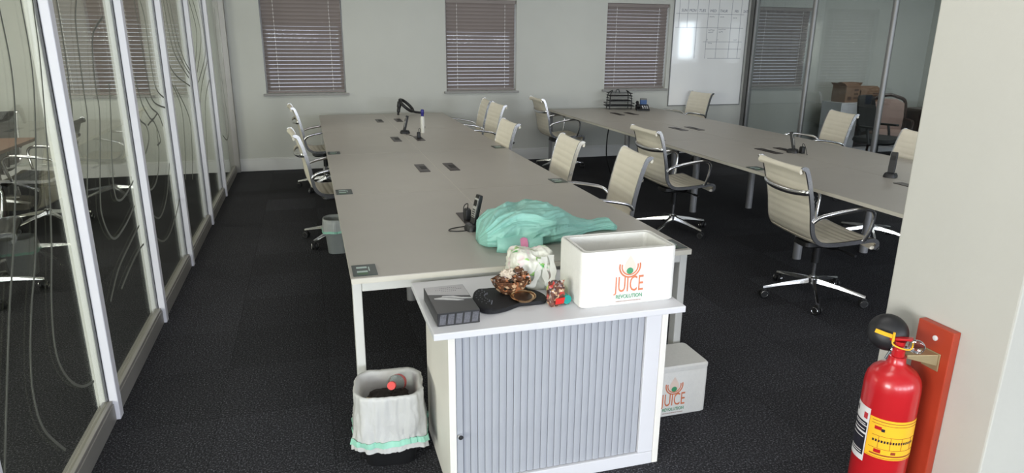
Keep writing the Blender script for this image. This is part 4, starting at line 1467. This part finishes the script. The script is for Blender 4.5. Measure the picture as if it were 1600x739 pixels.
MB().box(-.045, .045, -.025, .025, 0, .15).build('carton', 'blue_card', t, bevel=.002)
MB().box(-.0451, .0451, -.0252, .0252, .128, .1502).build('carton_flap', 'grey_panel', t, bevel=.001)

t = thing('hanging_cable', 'black cable hanging from the right desk to the floor', 'cable', (3.36, 7.3, 0))
MB().tube(smooth_path([(.0, 0, .705), (-.02, .0, .55), (-.01, .01, .35), (.06, .03, .15), (.16, .08, .03), (.3, .1, .009)], 8), .008, 8).build('cable', 'cable', t, smooth=True)

# ================================================================== FIRE EXTINGUISHER
t = thing('mounting_board', 'orange-red wooden board screwed to the pillar behind the extinguisher', 'board', (1.935, 1.558, 0))
Bx(-.015, .0145, -.067, .067, .12, .79).build('board', 'ext_board', t, bevel=.003)
MB().lathe([(.009, 0), (.009, .003), (.004, .005)], 16, (-.0152, -.006, .748), Matrix.Rotation(-PI / 2, 3, 'Y')).build('screw', 'ext_white', t, smooth=True)
EXX, EXY = 1.80, 1.575
br = MB()
br.obox((-.0175, -.006, .672), .004, .064, .062, Matrix.Identity(3))
br.add([(-.02, -.034, .700), (-.02, .026, .700), (-.02, .026, .660), (-.02, -.034, .660), (-.110, .002, .694), (-.110, .034, .694), (-.110, .034, .682), (-.110, .002, .682)],
       [(0, 1, 2, 3), (4, 7, 6, 5), (0, 4, 5, 1), (1, 5, 6, 2), (2, 6, 7, 3), (3, 7, 4, 0)])
br.build('hook_bracket', 'brass', t, bevel=.002)
MB().lathe([(.005, 0), (.005, .003)], 12, (-.0198, -.028, .682), Matrix.Rotation(-PI / 2, 3, 'Y')).build('screw', 'gasket', t)

t = thing('fire_extinguisher', 'red fire extinguisher with yellow and white labels hanging on the pillar board', 'fire extinguisher', (EXX, EXY, 0))
ER = .0855
MB().lathe([(.06, .10), (.078, .103), (ER, .118), (ER, .578), (ER * .985, .598), (ER * .93, .618), (ER * .80, .637), (ER * .62, .650), (.034, .660), (.028, .668), (.026, .690)], 48).build('cylinder', 'ext_red', t, smooth=True)
def cyl_patch(name, mtl, a0, a1, z0, z1, dr, parent):
    n = max(2, int(abs(a1 - a0) / 4))
    i_, o_ = ER + dr, ER + dr + .0006
    lps = []
    for k in range(n + 1):
        a = math.radians(a0 + (a1 - a0) * k / n)
        c, s = math.cos(a), math.sin(a)
        lps.append([(i_ * c, i_ * s, z0), (o_ * c, o_ * s, z0), (o_ * c, o_ * s, z1), (i_ * c, i_ * s, z1)])
    return MB().loft(lps).build(name, mtl, parent, smooth=True)
yl = cyl_patch('yellow_label', 'ext_yellow', 190, 305, .348, .492, .0003, t)
wlb = cyl_patch('white_label', 'ext_white', 138, 189, .315, .512, .0003, t)
for z0, z1, a0, a1 in ((.482, .484, 196, 300), (.472, .4735, 196, 300), (.430, .4312, 200, 298), (.384, .3852, 196, 300), (.360, .3645, 200, 298), (.352, .3532, 194, 302)):
    cyl_patch('print_rule', 'ext_print', a0, a1, z0, z1, .001, yl)
for k in range(16):
    cyl_patch('print_word', 'ext_black', 202 + k * 5.8, 205.6 + k * 5.8, .408, .4165, .001, yl)
for k in range(4):
    cyl_patch('print_rule', 'ext_print', 214 + k * 24, 214.8 + k * 24, .386, .430, .001, yl)
cyl_patch('print_mark', 'ext_red', 203, 217, .452, .464, .001, yl)
cyl_patch('print_mark', 'ext_black', 217, 224, .448, .458, .001, yl)
cyl_patch('print_mark', 'ext_red', 208, 222, .368, .381, .001, yl)
cyl_patch('print_mark', 'ext_print', 242, 252, .369, .379, .001, yl)
for z0, z1, a0, a1 in ((.445, .458, 142, 186), (.420, .441, 140, 186), (.336, .412, 140, 186)):
    cyl_patch('print_block', 'ext_black', a0, a1, z0, z1, .001, wlb)
cyl_patch('print_mark', 'ext_red', 174, 184, .470, .492, .001, wlb)
cyl_patch('print_mark', 'ext_black', 146, 151, .480, .500, .001, wlb)
for z_ in (.449, .428, .400, .350, .342):
    cyl_patch('print_rule', 'ext_white', 146, 182, z_, z_ + .0025, .0018, wlb)
# valve, levers, gauge, tag and horn
MB().lathe([(.020, .6905), (.020, .712), (.016, .716), (.016, .742)], 20).build('valve', 'ext_red', t, smooth=True)
ang = math.radians(221)
fw = Vector((math.cos(ang), math.sin(ang), 0))      # outwards from the pillar
rt = Vector((math.cos(ang + PI / 2), math.sin(ang + PI / 2), 0))
hd = MB()
hd.sweep_rect([rt * -.03 + Vector((0, 0, .744)), rt * .0 + Vector((0, 0, .750)), rt * .035 + Vector((0, 0, .756))], .022, .008, fw)
hd.build('lever_handle', 'ext_red', t, bevel=.002)
MB().sweep_rect([rt * -.02 + Vector((0, 0, .722)), rt * .03 + Vector((0, 0, .724)), rt * .058 + Vector((0, 0, .718))], .02, .004, fw).build('carry_handle', 'chrome', t, bevel=.001)
gq = fw.to_track_quat('Z', 'Y').to_matrix()
MB().lathe([(.019, 0), (.023, .003), (.023, .010), (.019, .012)], 24, rt * .048 + fw * .004 + Vector((0, 0, .738)), gq).build('gauge', 'gauge', t, smooth=True)
gr = rt * .048 + fw * .010 + Vector((0, 0, .738))
ringp = [gr + gq @ Vector((.022 * math.cos(a), .022 * math.sin(a), 0)) for a in [2 * PI * k / 24 for k in range(24)]]
MB().tube(ringp, .002, 6, closed=True).build('gauge_rim', 'chrome', t, smooth=True)
tg = MB()
lp_ = smooth_path([fw * .022 + rt * -.022 + Vector((0, 0, .756)), fw * .026 + rt * -.018 + Vector((0, 0, .735)), fw * .03 + rt * .012 + Vector((0, 0, .728)), fw * .026 + rt * .034 + Vector((0, 0, .732)), fw * .0 + rt * .036 + Vector((0, 0, .748))], 5)
tg.tube(lp_, .0026, 6)
tg.sweep_rect([fw * .022 + rt * -.075 + Vector((0, 0, .770)), fw * .022 + rt * -.045 + Vector((0, 0, .764)), fw * .022 + rt * -.018 + Vector((0, 0, .760))], .003, .013, fw)
tg.cyl(fw * .024 + rt * -.02 + Vector((0, 0, .745)), fw * .024 + rt * -.02 + Vector((0, 0, .776)), .004, n=8)
tg.build('seal_tag', 'tag_yellow', t, smooth=True)
MB().cyl(rt * -.018 + Vector((0, 0, .70)), rt * -.03 + Vector((0, 0, .67)), .009, .007, 12).cyl(Vector((0, 0, .708)), rt * -.022 + Vector((0, 0, .706)), .009, n=12).build('hose_fitting', 'chrome', t, smooth=True)
hc = fw * -.030 + rt * -.040 + Vector((0, 0, .752))
hm = Matrix.Rotation(math.radians(-20), 3, rt) @ gq
MB().lathe([(.058, -.022), (.062, -.018), (.062, -.006), (.058, .006), (.048, .016), (.032, .023), (.012, .026)], 36, hc, hm).build('discharge_horn', 'dark_plastic', t, smooth=True)

# ================================================================== RIGHT-HAND ROOM
t = thing('storage_cabinet', 'low white cabinet with a dark open bay behind the right glass partition', 'cabinet', (8.38, 8.80, 0))
W_, D_, H_ = 1.15, .42, .78
Bx(-W_ / 2, W_ / 2, -D_ / 2, D_ / 2, H_ - .025, H_).build('worktop', 'cab_white', t, bevel=.002)
for s in (-1, 1):
    a, b = sorted((s * W_ / 2, s * (W_ / 2 - .02)))
    Bx(a, b, -D_ / 2 + .002, D_ / 2, 0, H_ - .0255).build('side_panel', 'cab_white', t)
Bx(-W_ / 2 + .021, W_ / 2 - .021, D_ / 2 - .012, D_ / 2, .03, H_ - .026).build('back_panel', 'wood_dark', t)
Bx(-W_ / 2 + .021, W_ / 2 - .021, -D_ / 2 + .01, D_ / 2 - .013, 0, .06).build('plinth', 'cab_white', t)
Bx(-W_ / 2 + .021, -W_ / 2 + .32, -D_ / 2, -D_ / 2 + .018, .062, H_ - .027).build('door', 'cab_white', t, bevel=.002)
Bx(-W_ / 2 + .33, W_ / 2 - .021, -D_ / 2 + .02, D_ / 2 - .013, .40, .418).build('shelf', 'wood_dark', t)
def carton(label, x, y, w, d, h, rz, seed):
    t = thing('cardboard_box', label, 'box', (x, y, H_ if True else 0), math.radians(rz), group='cardboard boxes on the storage cabinet')
    MB().loft([rrect(w, d, .008, 0, seg=2), rrect(w * 1.03, d * 1.03, .012, h * .5, seg=2), rrect(w, d, .01, h, seg=2)]).build('carton', 'cardboard', t)
    for k, (sx, sy) in enumerate(((0, -1), (0, 1), (-1, 0), (1, 0))):
        rr = random.Random(seed + k).uniform(.25, .9)
        if sx == 0:
            c0 = Vector((0, sy * d / 2, h + .001))
            v = [(-w / 2, c0.y, c0.z), (w / 2, c0.y, c0.z), (w / 2 * .95, c0.y - sy * d * .45 * math.cos(rr), h + d * .45 * math.sin(rr)), (-w / 2 * .95, c0.y - sy * d * .45 * math.cos(rr), h + d * .45 * math.sin(rr))]
        else:
            c0 = Vector((sx * w / 2, 0, h + .001))
            v = [(c0.x, -d / 2, c0.z), (c0.x, d / 2, c0.z), (c0.x + sx * w * .2 * math.cos(rr), d / 2 * .95, h + w * .2 * math.sin(rr)), (c0.x + sx * w * .2 * math.cos(rr), -d / 2 * .95, h + w * .2 * math.sin(rr))]
        v += [(a, b, c + .004) for a, b, c in v]
        MB().add(v, [(0, 3, 2, 1), (4, 5, 6, 7), (0, 1, 5, 4), (1, 2, 6, 5), (2, 3, 7, 6), (3, 0, 4, 7)]).build('box_flap', 'cardboard', t)
    m = MB()
    for r in range(3):
        m.box(w * .08, w * .38, -d * .515 - .003, -d * .515 - .001, h * (.2 + .24 * r), h * (.32 + .24 * r))
    m.box(-w * .35, -w * .1, -d * .515 - .003, -d * .515 - .001, h * .15, h * .35)
    m.build('box_print', 'cardboard_print', t)
    return t
carton('tall brown cardboard box on the storage cabinet behind the partition', 8.04, 8.80, .30, .26, .25, 8, 3)
carton('low wide brown cardboard box beside the tall one behind the partition', 8.46, 8.84, .36, .26, .17, -6, 11)

# upholstered chair with carved dark frame
t = thing('upholstered_chair', 'dark wooden chair with dusty pink upholstery behind the partition', 'chair', (8.10, 7.90, 0), math.radians(150))
t.scale = (.86, .86, .88)
fr = MB()
L_, R_ = -.27, .27
out = smooth_path([(L_ + .02, -.25, .40), (L_ - .01, -.27, .60), (L_, -.30, .85), (L_ + .03, -.325, .98), (-.13, -.335, 1.03), (0, -.34, 1.06), (.13, -.335, 1.03), (R_ - .03, -.325, .98), (R_, -.30, .85), (R_ + .01, -.27, .60), (R_ - .02, -.25, .40)], 6)
fr.tube(out, .028, 8)
fr.build('back_frame', 'wood_dark', t, smooth=True)
bk = [[(-.235, -.262, .50), (.235, -.262, .50), (.235, -.232, .50), (-.235, -.232, .50)], [(-.25, -.28, .70), (.25, -.28, .70), (.25, -.238, .70), (-.25, -.238, .70)],
      [(-.24, -.312, .93), (.24, -.312, .93), (.24, -.275, .93), (-.24, -.275, .93)], [(-.11, -.325, 1.0), (.11, -.325, 1.0), (.11, -.30, 1.0), (-.11, -.30, 1.0)]]
MB().loft(bk).build('backrest', 'uphol', t, bevel=.012)
MB().loft([rrect(.52, .50, .05, .42), rrect(.54, .52, .06, .45), rrect(.50, .48, .06, .50), rrect(.30, .28, .06, .515)]).build('seat', 'uphol', t, smooth=True)
MB().loft([rrect(.55, .53, .04, .36), rrect(.55, .53, .04, .419)]).build('apron', 'wood_dark', t, bevel=.006)
for s in (-1, 1):
    MB().tube([(s * .24, .23, .36), (s * .25, .245, .2), (s * .24, .235, 0)], [.026, .02, .014], 8).build('leg', 'wood_dark', t, smooth=True)
    MB().tube([(s * .235, -.23, .36), (s * .24, -.26, .2), (s * .245, -.30, 0)], [.026, .022, .016], 8).build('leg', 'wood_dark', t, smooth=True)
    MB().tube(smooth_path([(s * .275, -.275, .66), (s * .30, -.15, .675), (s * .31, .03, .665), (s * .30, .10, .62), (s * .275, .12, .44)], 5), .02, 8).build('armrest', 'wood_dark', t, smooth=True)

# black mesh office chair
t = thing('mesh_office_chair', 'black mesh office chair behind the partition, beside the upholstered chair', 'chair', (7.02, 7.02, 0), math.radians(200))
bk = []
for z_, w_, y_ in ((.56, .34, -.20), (.68, .44, -.225), (.84, .46, -.24), (.98, .40, -.27), (1.02, .30, -.285)):
    bk.append([(-w_ / 2, y_ + .03, z_), (0, y_, z_), (w_ / 2, y_ + .03, z_), (w_ / 2, y_ + .06, z_), (0, y_ + .04, z_), (-w_ / 2, y_ + .06, z_)])
MB().loft(bk).build('backrest', 'black_mesh', t, bevel=.01)
MB().loft([rrect(.44, .44, .08, .43), rrect(.50, .48, .09, .46), rrect(.48, .46, .09, .50), rrect(.36, .34, .08, .515)]).build('seat', 'black_mesh', t, smooth=True)
MB().sweep_rect([(0, -.10, .42), (0, -.23, .44), (0, -.255, .56), (0, -.25, .72)], .06, .02, (1, 0, 0)).build('back_support', 'dark_plastic', t, bevel=.004)
for s in (-1, 1):
    MB().tube(smooth_path([(s * .20, .02, .425), (s * .27, .02, .44), (s * .28, .0, .55), (s * .28, -.02, .63)], 5), .016, 8).build('arm_post', 'dark_plastic', t, smooth=True)
    MB().loft([rrect(.07, .24, .03, .631, s * .28, -.01), rrect(.07, .24, .03, .655, s * .28, -.01)]).build('armrest', 'dark_plastic', t, bevel=.004)
MB().lathe([(.025, .10), (.025, .43)], 16).build('gas_lift', 'dark_plastic', t, smooth=True)
for k in range(5):
    lg = link_part('base_leg', leg_me, t, rotz=2 * PI * k / 5 + .3)
    link_part('caster', caster_me, lg, (.325, 0, 0), .7 * k)

# dark desk in the right-hand room
t = thing('wooden_desk', 'dark wooden desk at the right behind the partition', 'desk', (9.2, 7.75, 0))
Bx(-.72, .72, -.36, .36, .715, .75).build('desktop', 'wood_dark', t, bevel=.004)
Bx(-.70, -.675, -.33, .33, 0, .7145).build('side_panel', 'wood_dark', t)
Bx(.675, .70, -.33, .33, 0, .7145).build('side_panel', 'wood_dark', t)
Bx(-.674, .674, -.30, -.28, .30, .60).build('modesty_panel', 'grey_panel', t)
t = thing('desk_organiser', 'dark desk organiser on the wooden desk behind the partition', 'organiser', (9.05, 7.72, .75))
m = MB()
for k in range(3):
    m.box(-.16, .16, -.12, .12, .05 * k, .05 * k + .006)
m.build('tray', 'dark_plastic', t)
mm = MB()
for sx in (-1, 1):
    for sy in (-1, 1):
        mm.box(sx * .15 - .006, sx * .15 + .006, sy * .11 - .006, sy * .11 + .006, .0, .125)
mm.build('post', 'dark_plastic', t)
